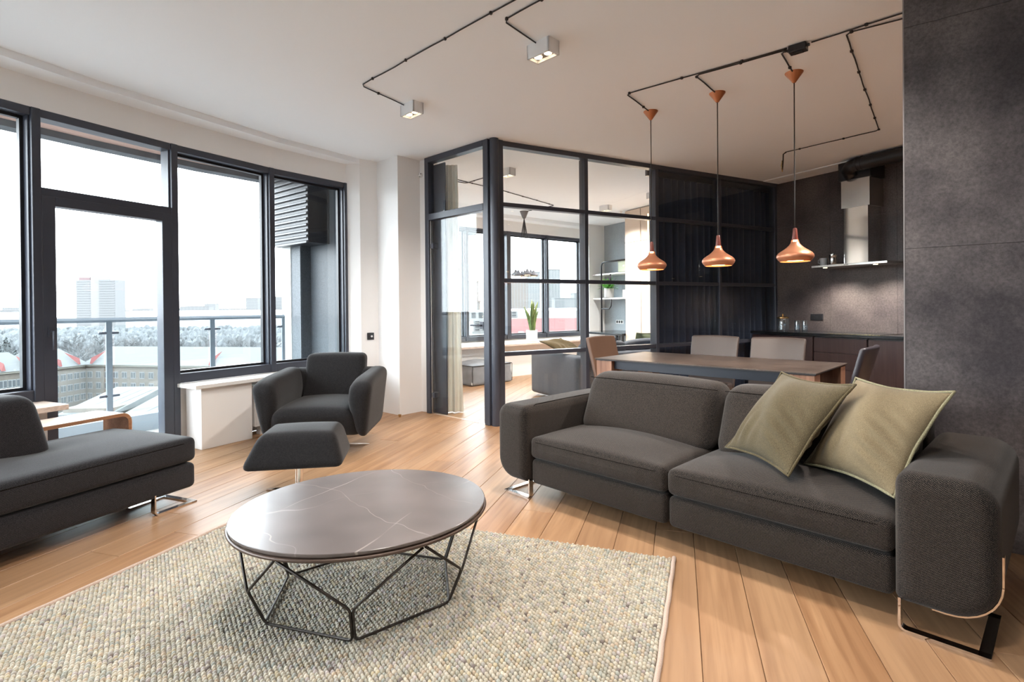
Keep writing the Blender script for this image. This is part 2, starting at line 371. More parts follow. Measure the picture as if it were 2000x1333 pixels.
# ================================================================ SHELL
Wl = [(-3.55, 2.75), (-2.95, 3.75), (-2.05, 4.53), (-1.185, 5.17), (-.355, 5.743), (.49, 6.25), (1.335, 6.617)]
Fl = [(-3.36, 2.68), (-2.80, 3.60), (-1.94, 4.33), (-1.281, 4.818), (-.779, 5.209), (-.105, 5.64), (.538, 6.055), (1.472, 6.505)]
def off(pl, d):
    """offset a polyline to its left (outwards) by d"""
    out = []
    for i, p in enumerate(pl):
        a = Vector(pl[max(0, i-1)]); b = Vector(pl[min(len(pl)-1, i+1)]); t = (b-a).normalized(); out.append((p[0]-t.y*d, p[1]+t.x*d))
    return out
# floor with planks
ct, st = math.cos(math.radians(44.5)), math.sin(math.radians(44.5))
floor = MB().prism([(-3.6, -2.3), (7.5, -2.3), (7.5, 9.7), (2.0, 9.2), (1.9, 6.9)]+[p for p in off(Wl, .06)[::-1]], -.15, -.012).obj('floor', M_floorsub); struct(floor)
def clip(poly, nx, ny, d):
    out = []
    for i in range(len(poly)):
        a, b = poly[i], poly[(i+1) % len(poly)]; da = a[0]*nx+a[1]*ny-d; db = b[0]*nx+b[1]*ny-d
        if da <= 0: out.append(a)
        if (da < 0 < db) or (db < 0 < da):
            t = da/(da-db); out.append((a[0]+(b[0]-a[0])*t, a[1]+(b[1]-a[1])*t))
    return out
def hp(a, b):
    t = (Vector(b)-Vector(a)).normalized(); n = (-t.y, t.x); return n[0], n[1], n[0]*a[0]+n[1]*a[1]
facade_hp = [hp(Wl[i], Wl[i+1]) for i in range(len(Wl)-1)]
pn = 0
rp = random.Random(5)
for row in range(-26, 44):
    v0 = -.07-.2+row*.2; v1 = v0+.2
    u = -6.0+rp.uniform(0, 2.2)
    while u < 12.5:
        ln = rp.choice([1.8, 2.2, 2.2]); g = .0009
        rect = [(u+g, v0+g), (u+ln-g, v0+g), (u+ln-g, v1-g), (u+g, v1-g)]
        wp = [(a*ct-b*st, a*st+b*ct) for a, b in rect]
        cx, cy = sum(p[0] for p in wp)/4, sum(p[1] for p in wp)/4; u += ln
        d = cx*F0.x+cy*F0.y; r = cx*R0.x+cy*R0.y
        vis = any(((p[0]*F0.x+p[1]*F0.y) > .55 and abs(p[0]*R0.x+p[1]*R0.y) < (p[0]*F0.x+p[1]*F0.y)*1.03+.1) for p in wp)
        if not vis or pn >= 299: continue
        cl = [(1, 0, 7.18 if cy < 5.1 else 7.48), (0, -1, 2.2)]
        if cx < 2.5: cl += facade_hp
        else: cl += [(0, 1, 9.45)]
        if cy > 5.1 and cx > 2.5: pass
        for n_ in cl:
            wp = clip(wp, *n_)
            if len(wp) < 3: break
        if len(wp) < 3: continue
        lx = [((p[0]-cx)*ct+(p[1]-cy)*st, -(p[0]-cx)*st+(p[1]-cy)*ct) for p in wp]
        mx_, my_ = sum(p[0] for p in lx)/len(lx), sum(p[1] for p in lx)/len(lx)
        n = len(lx); e = .0018
        def ins(p):
            q = Vector((p[0]-mx_, p[1]-my_)); return (p[0]-math.copysign(e, q.x), p[1]-math.copysign(e, q.y))
        dz = rp.uniform(-.0003, .0003)
        vs = [(p[0], p[1], -.012) for p in lx]+[(p[0], p[1], -.0022+dz) for p in lx]+[(*ins(p), dz) for p in lx]
        fs = [tuple(range(2*n, 3*n))]+[(i+k*n, (i+1) % n+k*n, (i+1) % n+(k+1)*n, i+(k+1)*n) for k in (0, 1) for i in range(n)]
        o = MB().add(vs, fs).obj('plank', M_oak, floor); o.location = (cx, cy, 0); o.rotation_euler = (0, 0, math.radians(44.5)); pn += 1
print('planks', pn)
# ceiling, beam, bulkhead
struct(MB().prism([(-3.7, -2.3), (7.6, -2.3), (7.6, 9.9), (2.0, 9.5), (1.6, 7.1)]+off(Wl, .25)[::-1], H, H+.2).obj('ceiling', M_ceil))
struct(MB().prism([(6.86, -1), (7.2, -1), (7.2, 5.1), (6.86, 5.1)], H-.012, H).obj('trim_kitchen_ceiling', M_ceil))
def band(inner, outer, z0, z1):
    mb = MB()
    m = min(len(inner), len(outer)); 
    return mb.prism(inner+outer[::-1], z0, z1)
struct(band(Fl, off(Wl, .02)+[], 2.975, H).obj('trim_window_soffit', M_ceil))
wall_window = struct(band(Wl, off(Wl, .28), 2.752, 2.98).obj('wall_window', M_wall))
# knee walls (under windows 3,4 and under window 1)
knee = MB(); kp = Wl[4:]; knee.prism(off(kp, .03)+off(kp, .28)[::-1], 0, .55)
kp = Wl[:4]; kp2 = kp[:]; knee.prism(off(kp, .03)+off(kp, .28)[::-1], 0, .55); knee.obj('knee_wall', M_wall, wall_window)
# right-hand jamb, corner column
struct(MB().prism([(1.335, 6.617), (1.472, 6.505), (1.69, 6.55), (1.83, 6.16), (2.135, 6.27), (2.185, 6.17), (2.36, 6.25), (2.15, 7.6), (1.62, 7.25), (1.47, 6.71)], 0, H).obj('wall_corner', M_wall))
# rear and side walls out of frame
struct(MB().prism([(-3.7, -2.4), (7.6, -2.4), (7.6, -2.2), (-3.7, -2.2)], 0, H).obj('wall_back', M_wall))
Wx = [(-3.55, -2.2), (-3.55, -.55), (-3.55, 1.1), (-3.55, 2.75)]
wall_left = struct(MB().prism([(-3.8, -2.4), (-3.55, -2.4), (-3.55, 2.75), (-3.8, 2.75)], 2.752, H).obj('wall_left', M_wall))
MB().prism([(-3.8, -2.4), (-3.58, -2.4), (-3.58, 2.75), (-3.8, 2.75)], 0, .586).obj('knee_wall', M_wall, wall_left)
# far room
struct(MB().prism([(2.16, 6.9), (2.3, 6.9), (2.95, 9.0), (2.8, 9.1)], 0, H).obj('wall_far_room_left', M_wall))
wall_far = struct(MB().prism([(7.5, 4.9), (7.65, 4.9), (7.65, 10), (7.5, 10)], 0, H).obj('wall_far_room_right', M_cgrey))
struct(MB().prism([(7.04, 9.76), (7.02, 9.48), (7.5, 9.56), (7.5, 9.9)], 0, H).obj('wall_far_room_pier', M_wall))
# kitchen wall with tiles
kw = struct(MB().prism([(7.21, -2.3), (7.45, -2.3), (7.45, 5.19), (7.21, 5.19)], 0, H).obj('wall_kitchen', M_grout))
ys = [5.16, 4.345, 3.53, 2.715, 1.9, 1.085, .27, -.545, -1.36, -2.2]; zs = [0, .87, 2.37, H-.012]
for i in range(len(ys)-1):
    for j in range(3):
        MB().box(7.2, 7.212, ys[i+1]+.001, ys[i]-.001, zs[j]+.001, zs[j+1]-.001).obj('tile', M_tile2, kw, bev=.0006)
MB().box(7.185, 7.2, 5.128, 5.135, 0, H).obj('corner_trim', M_trimmetal, kw)
# tiled wall on the right
a0 = Vector((3.29, 1.58)); ad = Vector((.40728, -.9133)); an = Vector((.9133, .40728))
def wp(s, t): p = a0+ad*s+an*t; return (p.x, p.y)
wr_ = struct(MB().prism([wp(.004, .012), wp(4.1, .012), wp(4.1, .16), wp(.004, .16)], 0, H).obj('wall_right', M_grout))
for j, (z0, z1) in enumerate(((0, .349), (.351, 1.549), (1.551, 2.749), (2.751, H))):
    for i in range(4):
        s0 = i*1.2+(.0 if i else .004)
        if s0 > 4: continue
        MB().prism([wp(s0+.001, 0), wp(min(4.1, i*1.2+1.199), 0), wp(min(4.1, i*1.2+1.199), .012), wp(s0+.001, .012)], z0, z1).obj('tile', M_tile, wr_)
MB().prism([wp(-.002, -.002), wp(.004, -.002), wp(.004, .014), wp(-.002, .014)], 0, H).obj('corner_trim', M_trimmetal, wr_)

# ---------------------------------------------------------------- windows
def seg_frame(p, q):
    p, q = Vector(p), Vector(q); d = (q-p).normalized(); n = Vector((-d.y, d.x)); L_ = (q-p).length
    return lambda s, t, z: (p.x+d.x*s+n.x*t, p.y+d.y*s+n.y*t, z), L_
def pbox(mb, fr, s0, s1, t0, t1, z0, z1):
    vs = [fr(s, t, z) for z in (z0, z1) for t in (t0, t1) for s in (s0, s1)]
    return mb.add(vs, [(0, 2, 3, 1), (4, 5, 7, 6), (0, 1, 5, 4), (2, 6, 7, 3), (0, 4, 6, 2), (1, 3, 7, 5)])
def window(idx, p, q, z0, z1, name='window', mw=.0285, depth=.13, gl=.10, bot=.085, top=.06, side=.012, kindname=None):
    fr, L_ = seg_frame(p, q); root = thing(f'{name}_{idx}', None, None, kind='structure')
    a, b = mw, L_-mw
    pbox(MB(), fr, a, b, 0, depth, z1-top, z1).obj('head_rail', M_frame, root, bev=.003)
    pbox(MB(), fr, a, b, 0, depth, z0, z0+bot).obj('bottom_rail', M_frame, root, bev=.003)
    for s0, s1 in ((a, a+side), (b-side, b)): pbox(MB(), fr, s0, s1, .02, depth, z0+bot, z1-top).obj('stile', M_frame, root, bev=.003)
    # rebate round the pane
    mb = MB(); g = .022
    pbox(mb, fr, a+side, b-side, gl-.02, gl+.02, z1-top-g, z1-top); pbox(mb, fr, a+side, b-side, gl-.02, gl+.02, z0+bot, z0+bot+g)
    pbox(mb, fr, a+side, a+side+g, gl-.02, gl+.02, z0+bot+g, z1-top-g); pbox(mb, fr, b-side-g, b-side, gl-.02, gl+.02, z0+bot+g, z1-top-g)
    mb.obj('gasket', M_black, root)
    pbox(MB(), fr, a+side+.01, b-side-.01, gl-.003, gl+.003, z0+bot+.01, z1-top-.01).obj('pane', M_glass, root)
    return root, fr, L_
ZS, ZT = .586, 2.752
for i in range(3): window(i+1, Wl[i], Wl[i+1], ZS, ZT)
w4 = window(4, Wl[4], Wl[5], ZS, ZT); w5 = window(5, Wl[5], Wl[6], ZS, ZT)
window(11, Wx[2], Wx[3], ZS, ZT)  # unseen side window added to let in more sky light
MB().prism([(-3.8, -2.4), (-3.55, -2.4), (-3.55, 1.1), (-3.8, 1.1)], .586, 2.752).obj('wall_panel', M_wall, wall_left)
# mullions between the units
for i, p in enumerate(Wl):
    t = (Vector(Wl[min(i+1, 6)])-Vector(Wl[max(i-1, 0)])).normalized(); n = Vector((-t.y, t.x)); p = Vector(p); w = .0285
    z0 = 0 if i in (3, 4) else ZS
    q = [p-t*w-n*.012, p+t*w-n*.012, p+t*w+n*.14, p-t*w+n*.14]
    MB().prism([(a.x, a.y) for a in q], z0, ZT).obj('mullion', M_frame, wall_window, bev=.004)
# balcony door with fanlight
fr, L_ = seg_frame(Wl[3], Wl[4]); a, b = .0285, L_-.0285
dr = thing('door_1', None, None, kind='structure')
pbox(MB(), fr, a, b, 0, .13, ZT-.06, ZT).obj('head_rail', M_frame, dr, bev=.003)
pbox(MB(), fr, a, b, .0, .13, 2.115, 2.175).obj('transom', M_frame, dr, bev=.003)
pbox(MB(), fr, a+.005, b-.005, .097, .103, 2.17, ZT-.055).obj('pane', M_glass, dr)
pbox(MB(), fr, a, a+.012, .02, .13, 2.17, ZT-.06).obj('stile', M_frame, dr); pbox(MB(), fr, b-.012, b, .02, .13, 2.17, ZT-.06).obj('stile', M_frame, dr)
pbox(MB(), fr, a, b, 0, .13, 0, .03).obj('threshold', M_frame, dr)
leaf = pbox(pbox(MB(), fr, a, a+.085, -.01, .09, .03, 2.115), fr, b-.085, b, -.01, .09, .03, 2.115)
pbox(leaf, fr, a+.085, b-.085, -.01, .09, 2.045, 2.115); pbox(leaf, fr, a+.085, b-.085, -.01, .09, .03, .13)
leaf.obj('door_leaf', M_frame, dr, bev=.004)
pbox(MB(), fr, a+.075, b-.075, .037, .043, .12, 2.055).obj('pane', M_glass, dr)
hd = MB(); hd.tube([fr(a+.045, -.012, 1.10), fr(a+.045, -.055, 1.10), fr(a+.045, -.055, .96)], .009)
hd.obj('door_handle', M_frame, dr, True)
pbox(MB(), fr, a+.03, a+.06, -.02, -.008, 1.06, 1.14).obj('handle_plate', M_frame, dr)
# sills
sr = MB().prism(off(Wl[4:], -.31)+off(Wl[4:], .0)[::-1], .552, .586)
tag(sr.obj('window_sill', M_shelfw, bev=.003), 'white lacquered window sill running behind the armchair', 'window sill')
fr4, L4 = seg_frame(Wl[4], Wl[5])
bx = pbox(MB(), fr4, .07, .56, -.265, -.02, 0, .552).obj('trim_sill_box', M_wall, bev=.004); struct(bx)
fr3, L3 = seg_frame(Wl[2], Wl[3])
s_l = pbox(MB(), fr3, -.6, L3+.025, -.345, -.0, .548, .586)
tag(s_l.obj('window_sill', M_sillwood, bev=.003), 'pale wood window sill ending at the balcony door', 'window sill')
struct(pbox(MB(), fr3, -.6, L3-.07, -.27, -.02, 0, .548).obj('trim_sill_box_left', M_wall, bev=.004))
# radiator under the sill behind the armchair
rad = thing('radiator', 'white panel radiator under the sill behind the armchair', 'radiator', fr4(.62, -.12, 0), math.atan2(Wl[5][1]-Wl[4][1], Wl[5][0]-Wl[4][0]))
MB().box(0, 1.0, -.09, .02, .09, .5).obj('body', M_white, rad, bev=.006)
g = MB()
for i in range(28): g.box(.02+i*.035, .035+i*.035, -.095, -.088, .11, .48)
g.obj('ribs', M_white, rad)
MB().tube([(-.005, -.04, .455), (-.035, -.04, .455), (-.035, -.07, .455)], .012).obj('valve', M_chrome, rad, True)
MB().tube([(-.005, -.04, .12), (-.03, -.04, .12), (-.03, -.04, 0)], .008).obj('pipe', M_chrome, rad, True)
for x in (.1, .9): MB().box(x-.015, x+.015, -.05, .01, 0, .09).obj('bracket', M_white, rad)
# wall plates
tw = Vector((.979, .202)); 
def on_wall(p, ang, name, label, cat):
    return thing(name, label, cat, p, ang)
sw = thing('light_switch', 'black square light switch on the white wall behind the armchair', 'switch', (1.585, 6.526, .917), math.atan2(.045, .218))
MB().box(-.043, .043, -.012, 0, -.043, .043).obj('plate', M_black, sw, bev=.004); MB().lathe([(.012, 0), (.012, .008), (.006, .012)], 16).obj('rotary_knob', M_white, sw, 'auto').rotation_euler = (PI/2, 0, 0)
sw.children[1].location = (.01, -.012, 0)
sn = thing('motion_sensor', 'small round white and black sensor high beside the glass door', 'sensor', (2.148, 6.245, 2.85), math.atan2(-.1, .05))
s_ = MB().lathe([(.028, 0), (.028, .014), (.022, .028), (.01, .034)], 20).obj('dome', M_white, sn, 'auto'); s_.rotation_euler = (PI/2, 0, 0); s_.location = (0, -.002, 0)
for k in range(3):
    a_ = k*2*PI/3+.5; e = MB().lathe([(.011, 0), (.009, .006)], 10).obj('lens', M_black, sn, 'auto'); e.rotation_euler = (PI/2, 0, 0); e.location = (.015*math.cos(a_), -.026, .015*math.sin(a_))
ds = MB().lathe([(.014, 0), (.014, .02), (.018, .022), (.018, .03), (.008, .034)], 16).obj('door_stop', M_brass, None, 'auto'); ds.location = (1.80, 6.07, 0)
tag(ds, 'tiny brass door stop on the floor at the white corner', 'door stop')

# ================================================================ GLASS PARTITION
gp = thing('wall_glass', None, None, kind='structure')
PY0, PY1 = 5.13, 5.18
xs = [2.60, 3.768, 4.86, 6.005, 7.17]
rz = [.747, 1.54, 2.355, 3.03]
MB().box(2.6, 7.2, PY0-.01, PY1+.04, 2.975, 3.03).obj('top_rail', M_frame, gp, bev=.003)
MB().box(2.6, 7.2, PY0, PY1+.03, 0, .05).obj('bottom_rail', M_frame, gp, bev=.003)
for z in rz[:3]: MB().box(2.66, 7.19, PY0, PY1+.03, z-.022, z+.022).obj('rail', M_frame, gp, bev=.003)
for x in xs[1:4]: MB().box(x-.024, x+.024, PY0-.004, PY1+.06, .05, 2.975).obj('mullion', M_frame, gp, bev=.003)
MB().box(7.15, 7.2, PY0-.004, PY1+.04, 0, 3.03).obj('mullion', M_frame, gp, bev=.003)
zz = [.05]+[z for z in rz[:3]]+[2.975]
for i in range(4):
    for j in range(4):
        MB().box(xs[i]+.024, xs[i+1]-.024, 5.157, 5.163, zz[j]+(.02 if j else 0), zz[j+1]-(.02 if j < 3 else 0)).obj('pane', M_pglass, gp)
# corner post: round column plus flanking profiles
MB().lathe([(.048, 0), (.048, 3.03)], 28, (2.555, 5.10, 0)).obj('corner_post', M_frame, gp, 'auto')
MB().box(2.595, 2.665, 5.10, 5.19, 0, 3.03).obj('post_profile', M_frame, gp, bev=.006)
# door wing, from D0 (wall side) to D1 (post)
D0, D1 = (2.19, 6.155), (2.53, 5.135)
fr, L_ = seg_frame(D1, D0)   # s from post towards wall, t outward = away to the left
dn = -1
d2 = thing('door_2', None, None, kind='structure')
def dbox(s0, s1, t0, t1, z0, z1): return pbox(MB(), fr, s0, s1, t0, t1, z0, z1)
dbox(.0, .075, -.045, .045, 0, 3.03).obj('jamb', M_frame, d2, bev=.006); dbox(L_-.07, L_, -.045, .045, 0, 3.03).obj('jamb', M_frame, d2, bev=.006)
dbox(.075, L_-.07, -.045, .045, 2.965, 3.03).obj('head_rail', M_frame, d2, bev=.004)
dbox(.075, L_-.07, -.045, .045, 2.285, 2.36).obj('transom', M_frame, d2, bev=.004)
dbox(.07, L_-.065, -.004, .004, 2.355, 2.97).obj('pane', M_pglass, d2)
dbox(.085, L_-.08, .012, .02, .01, 2.275).obj('door_leaf', M_pglass, d2)
dbox(.082, .098, .004, .026, .01, 2.28).obj('edge_strip', M_frame, d2); dbox(L_-.095, L_-.082, .004, .03, .01, 2.28).obj('edge_strip', M_steel, d2)
dbox(L_-.27, L_-.06, -.06, -.045, 0, 2.95).obj('curtain_side_panel', M_frame, d2)
for z in (.22, 1.98): dbox(L_-.135, L_-.05, -.055, .03, z-.03, z+.03).obj('hinge', M_frame, d2, bev=.003)
dbox(.1, .16, -.02, .03, 1.02, 1.10).obj('lock_case', M_frame, d2, bev=.003)
MB().tube([fr(.13, .025, 1.06), fr(.13, .06, 1.06), fr(.27, .06, 1.06)], .009).obj('door_handle', M_frame, d2, True)
struct(pbox(MB(), fr, .08, L_-.08, -.02, .02, -.002, .003).obj('trim_threshold', M_ply))

# curtains (hanging, pleated sheets with thickness)
def curtain(name, path, z0, z1, amp, wl, m, label, flare=1.0, gather=0):
    """path: polyline; pleats normal to it"""
    pts = []; P = [Vector(p) for p in path]; tot = sum((P[i+1]-P[i]).length for i in range(len(P)-1)); n = int(tot/wl*10)
    for i in range(n+1):
        s = tot*i/n; k = 0; r = s
        while k < len(P)-2 and r > (P[k+1]-P[k]).length: r -= (P[k+1]-P[k]).length; k += 1
        d = (P[k+1]-P[k]).normalized(); pts.append((P[k]+d*r, Vector((-d.y, d.x)), s, d))
    rows = [z1, z1-.08, z1-.3, z1-.8, (z0+z1)/2, z0+.5, z0]
    ctr = (P[0]+P[-1])/2; rings = []; rd = random.Random(len(name)+int(tot*100)); ph = [rd.uniform(0, 6.28) for _ in range(4)]
    mb = MB(); nn = len(pts)
    for side in (0, 1):
        for j, z in enumerate(rows):
            t = j/(len(rows)-1); A = amp*(.45+.55*min(1, t*3))
            for p, nrm, s, d in pts:
                w = A*(math.sin(2*PI*s/wl+.4*math.sin(s*3+ph[0]))+.35*math.sin(2*PI*s/wl*.53+ph[1]+t))
                f = 1+(flare-1)*t**2
                q = ctr+(p-ctr)*f+nrm*(w+(.003 if side else 0)); mb.v.append((q.x, q.y, z))
    R = len(rows)
    for side in (0, 1):
        b = side*R*nn
        for j in range(R-1):
            for i in range(nn-1): mb.f.append((b+j*nn+i, b+j*nn+i+1, b+(j+1)*nn+i+1, b+(j+1)*nn+i))
    o = mb.obj(name, m, None, True); tag(o, label, 'curtain'); return o
curtain('curtain', [(2.37, 6.03), (2.50, 5.965)], .01, 2.95, .022, .05, M_curtl, 'cream floor-length curtain gathered just behind the glass door', 1.65)
curtain('curtain', [(4.97, 5.36), (7.44, 5.36)], .01, 2.95, .035, .12, M_curt, 'dark navy curtain drawn along the right half of the glass partition')
MB_tr = MB().box(4.9, 7.45, 5.34, 5.38, 2.95, 3.03).obj('curtain_track', M_frame); tag(MB_tr, 'dark ceiling track carrying the navy curtain', 'curtain track')

# ================================================================ KITCHEN
def kroot(name, label, cat, loc, rot=0, group=None): return thing(name, label, cat, loc, rot, group)
# base units: fronts face -X at X=6.62
units = [(5.12, 4.23, 'door', 'dark wood base cupboard next to the glass partition'), (4.22, 3.575, 'drawers', 'dark wood drawer unit of three drawers under the hob'),
         (3.565, 2.76, 'door', 'dark wood base cupboard right of the drawer unit, partly hidden by the tiled wall')]
for y1, y0, kd, lb in units:
    r = thing('base_cabinet', lb, 'cabinet', (6.9, (y0+y1)/2, 0), 0, None); w = (y1-y0)/2
    MB().box(-.25, .29, -w+.002, w-.002, .08, .845).obj('body', M_black, r); MB().box(-.2, .28, -w+.002, w-.002, 0, .08).obj('plinth', M_black, r)
    if kd == 'door':
        nd = 2 if w > .42 else 1
        for k in range(nd):
            a_, b_ = -w+.004+k*(2*w/nd), -w-.004+(k+1)*(2*w/nd)
            MB().box(-.272, -.252, a_, b_, .085, .835).obj('door', M_cab, r, bev=.002)
    else:
        for z0, z1 in ((.085, .455), (.46, .65), (.655, .835)): MB().box(-.272, -.252, -w+.004, w-.004, z0, z1).obj('drawer', M_cab, r, bev=.002)
ct_ = MB().box(6.6, 7.198, 1.5, 5.125, .853, .888).obj('worktop', M_count, bev=.002); tag(ct_, 'long thin black worktop across the kitchen units', 'worktop')
hob = thing('hob', 'flush black glass hob with brass rim in the worktop', 'hob', (6.9, 3.75, .889))
MB().box(-.25, .25, -.3, .3, 0, .004).obj('glass_plate', M_count, hob, bev=.001)
MB().box(-.255, .255, -.305, .305, 0, .0015).obj('rim', M_brass, hob)
# hood
hood = thing('range_hood', 'stainless steel chimney range hood on the dark tiled wall', 'range hood', (7.2, 3.85, 1.72))
hd = MB()
hd.add([(-.5, -.46, .0), (-.5, .44, .0), (0, .44, .0), (0, -.46, .0), (-.5, -.46, .028), (-.5, .44, .028), (0, .44, .035), (0, -.46, .035)], [(0, 1, 2, 3), (7, 6, 5, 4), (0, 4, 5, 1), (1, 5, 6, 2), (2, 6, 7, 3), (3, 7, 4, 0)])
hd.obj('canopy_plate', M_steel, hood, bev=.003)
MB().box(-.295, -.0, -.145, .145, .035, .74).obj('inner_duct', M_polish, hood, bev=.002)
MB().box(-.305, -.0, -.17, .17, .73, 1.075).obj('outer_duct', M_steel, hood, bev=.002)
for y in (-.3, .3):
    MB().lathe([(.024, -.001), (.024, -.006)], 20, (-.43, y, 0)).obj('lamp_disc', M_bulb, hood)
    MB().lathe([(.034, .001), (.034, -.003)], 20, (-.43, y, 0)).obj('lamp_rim', M_steel, hood)
    spot('hood_light', (-.36, y, -.012), 42, 2.4, .8, parent=hood)
for k in range(3): MB().lathe([(.005, 0), (.005, .004)], 10, (0, 0, 0)).obj('button', M_black, hood)
for k, b_ in enumerate([c_ for c_ in hood.children if c_.name.startswith('button')]): b_.rotation_euler = (0, -PI/2, 0); b_.location = (-.5, -.02+.02*k, .014)
bb = MB().box(6.88, 7.19, 3.66, 4.045, 2.795, 3.026).obj('duct_box', M_black, bev=.003); tag(bb, 'matt black casing above the steel hood chimney', 'duct box')
du = thing('vent_duct', 'black round ventilation duct running along the kitchen ceiling', 'duct', (6.78, 3.9, 2.94))
pts = [(.12, -.02, -.06), (.07, .0, -.05), (.02, -.02, -.025), (0, -.07, -.005), (0, -.14, 0)]
MB().tube([(.13, -.02, -.12), (.11, .0, -.07), (.06, -.005, -.03), (.02, -.06, -.005), (0, -.14, 0)], .078, 20).obj('elbow', M_black, du, True)
MB().tube([(0, -.13, 0), (0, -4.5, 0)], .08, 24).obj('pipe', M_black, du, 'auto')
for y in (-.15, -.2): MB().tube([(0, y, 0), (0, y-.012, 0)], .084, 24).obj('ring', M_black, du, 'auto')
# things on the hood and the worktop
def glassjar(name, label, loc, r, h, lid=None, group=None, metal=None):
    t = thing(name, label, 'jar' if lid else 'glass', loc, 0, group); th = .003
    MB().lathe([(r*.9, 0), (r, .01), (r, h*.93), (r*.93, h), (r*.93-th, h), (r-th, h*.92), (r-th, .012), (r*.5, .008)], 28, capt=True, capb=True).obj('body', metal or M_jar, t, 'auto')
    if lid:
        MB().lathe([(r*.96, 0), (r*.98, .005), (r*.98, .018), (r*.6, .03), (.008, .034), (.006, .042), (.014, .052), (.006, .062)], 28, (0, 0, h)).obj('lid', lid, t, 'auto')
    return t
t = thing('mug', 'grey white mug standing on the range hood shelf', 'mug', (6.83, 4.21, 1.755))
MB().lathe([(.032, 0), (.038, .004), (.043, .09), (.040, .09), (.035, .008), (.01, .006)], 24).obj('cup', M_mug, t, 'auto')
MB().tube([(0, .04, .075), (0, .066, .07), (0, .068, .035), (0, .038, .022)], .005, 8).obj('handle', M_mug, t, True)
t = thing('metal_canister', 'polished steel canister beside the mug on the range hood', 'canister', (6.83, 4.085, 1.756))
MB().lathe([(.046, 0), (.048, .004), (.048, .105), (.046, .112)], 28).obj('body', M_polish, t, 'auto'); MB().lathe([(.049, .112), (.049, .125), (.03, .130)], 28).obj('lid', M_polish, t, 'auto')
MB().lathe([(.006, .130), (.006, .138), (.01, .142)], 12).obj('knob', M_chrome, t, 'auto')
glassjar('glass_jar', 'large glass storage jar with brass lid on the worktop', (6.78, 4.75, .889), .078, .175, M_brass)
glassjar('water_glass', 'tall clear glass on the worktop, the one nearer the brass-lidded jar', (6.72, 4.50, .889), .036, .155, None, 'glasses on the kitchen worktop')
glassjar('water_glass', 'tall clear glass on the worktop, the one nearer the wall sockets', (6.72, 4.395, .889), .036, .155, None, 'glasses on the kitchen worktop')
so = thing('socket_plate', 'black double wall socket above the kitchen worktop', 'socket', (7.2, 4.53, 1.08))
MB().box(-.010, 0, -.085, .085, -.042, .042).obj('plate', M_black, so, bev=.003)
for y in (-.042, .042):
    s_ = MB().lathe([(.021, 0), (.021, .003)], 20).obj('socket', M_rubber, so, 'auto'); s_.rotation_euler = (0, -PI/2, 0); s_.location = (-.0105, y, 0)

# ================================================================ CEILING LIGHTS, CABLES
SPOT_LABELS = {}
def twin_spot(loc, rot, label, power=SPOT_W, lamp=True, col=WARM):
    t = thing('ceiling_spotlight', label, 'ceiling light', loc, rot, 'twin box spotlights on the ceiling'); w, l, h = .054, .098, .095
    mb = MB(); e = .012
    for x0, x1, y0, y1 in ((-w, -w+e, -l, l), (w-e, w, -l, l), (-w, w, -l, -l+e), (-w, w, l-e, l)): mb.box(x0, x1, y0, y1, -h, 0)
    mb.obj('housing', M_white, t)
    MB().box(-w+e, w-e, -l+e, l-e, -h+.02, -h+.03).obj('reflector', M_reflector, t)
    for y in (-.044, .044):
        MB().lathe([(.026, -h+.012), (.028, -h+.019)], 20, (0, y, 0)).obj('bulb', M_bulb, t, 'auto')
        if lamp: spot('spot_light', (0, y, -h-.004), power/2, 2.4, .6, col, parent=t)
    return t
ra = math.radians(16)
twin_spot((1.935, 3.11, H), ra, 'white twin box spotlight on the ceiling above the left end of the brown sofa', 85)
twin_spot((1.49, 4.565, H), ra, 'white twin box spotlight on the ceiling above the armchair')
twin_spot((3.27, 6.15, H), ra, 'white twin box spotlight seen through the glass in the far room', 70, col=(1, .93, .86))
twin_spot((4.55, 1.95, H), ra, 'added white twin box fill spotlight over the kitchen aisle, hidden by the tiled wall', 170, col=(1, .92, .86))  # unseen lamp added to throw the sofa shadow forward
twin_spot((5.2, .6, H), ra, 'added unseen white twin box fill spotlight at the hidden end of the kitchen', 110, col=(1, .92, .86))  # unseen lamp added to lift the kitchen side by bounce
twin_spot((6.0, 6.4, H), ra, 'added unseen white twin box fill spotlight in the far room behind the navy curtain', 190, col=(1, .96, .92))  # concealed lamp added to brighten the far room
twin_spot((4.2, 7.2, H) if False else (6.0, 7.6, H), ra, 'added white twin box fill spotlight before the wardrobe of the far room', 170, col=(1, .96, .92))  # extra lamp with no known fixture, added to brighten the far room
twin_spot((2.2, 1.6, H), ra, 'unseen white twin box spotlight assumed above the right end of the brown sofa, out of frame', 60)  # unseen lamp assumed from sofa shadow and cables; also lifts brightness
twin_spot((.2, 2.2, H), ra, 'added unseen white twin box fill spotlight above the rug, out of frame')  # unseen lamp added over the rug for general brightness
twin_spot((.75, .6, H), ra, 'added unseen white twin box fill spotlight above the near edge of the room, out of frame')  # unseen overhead lamp added to raise the room brightness
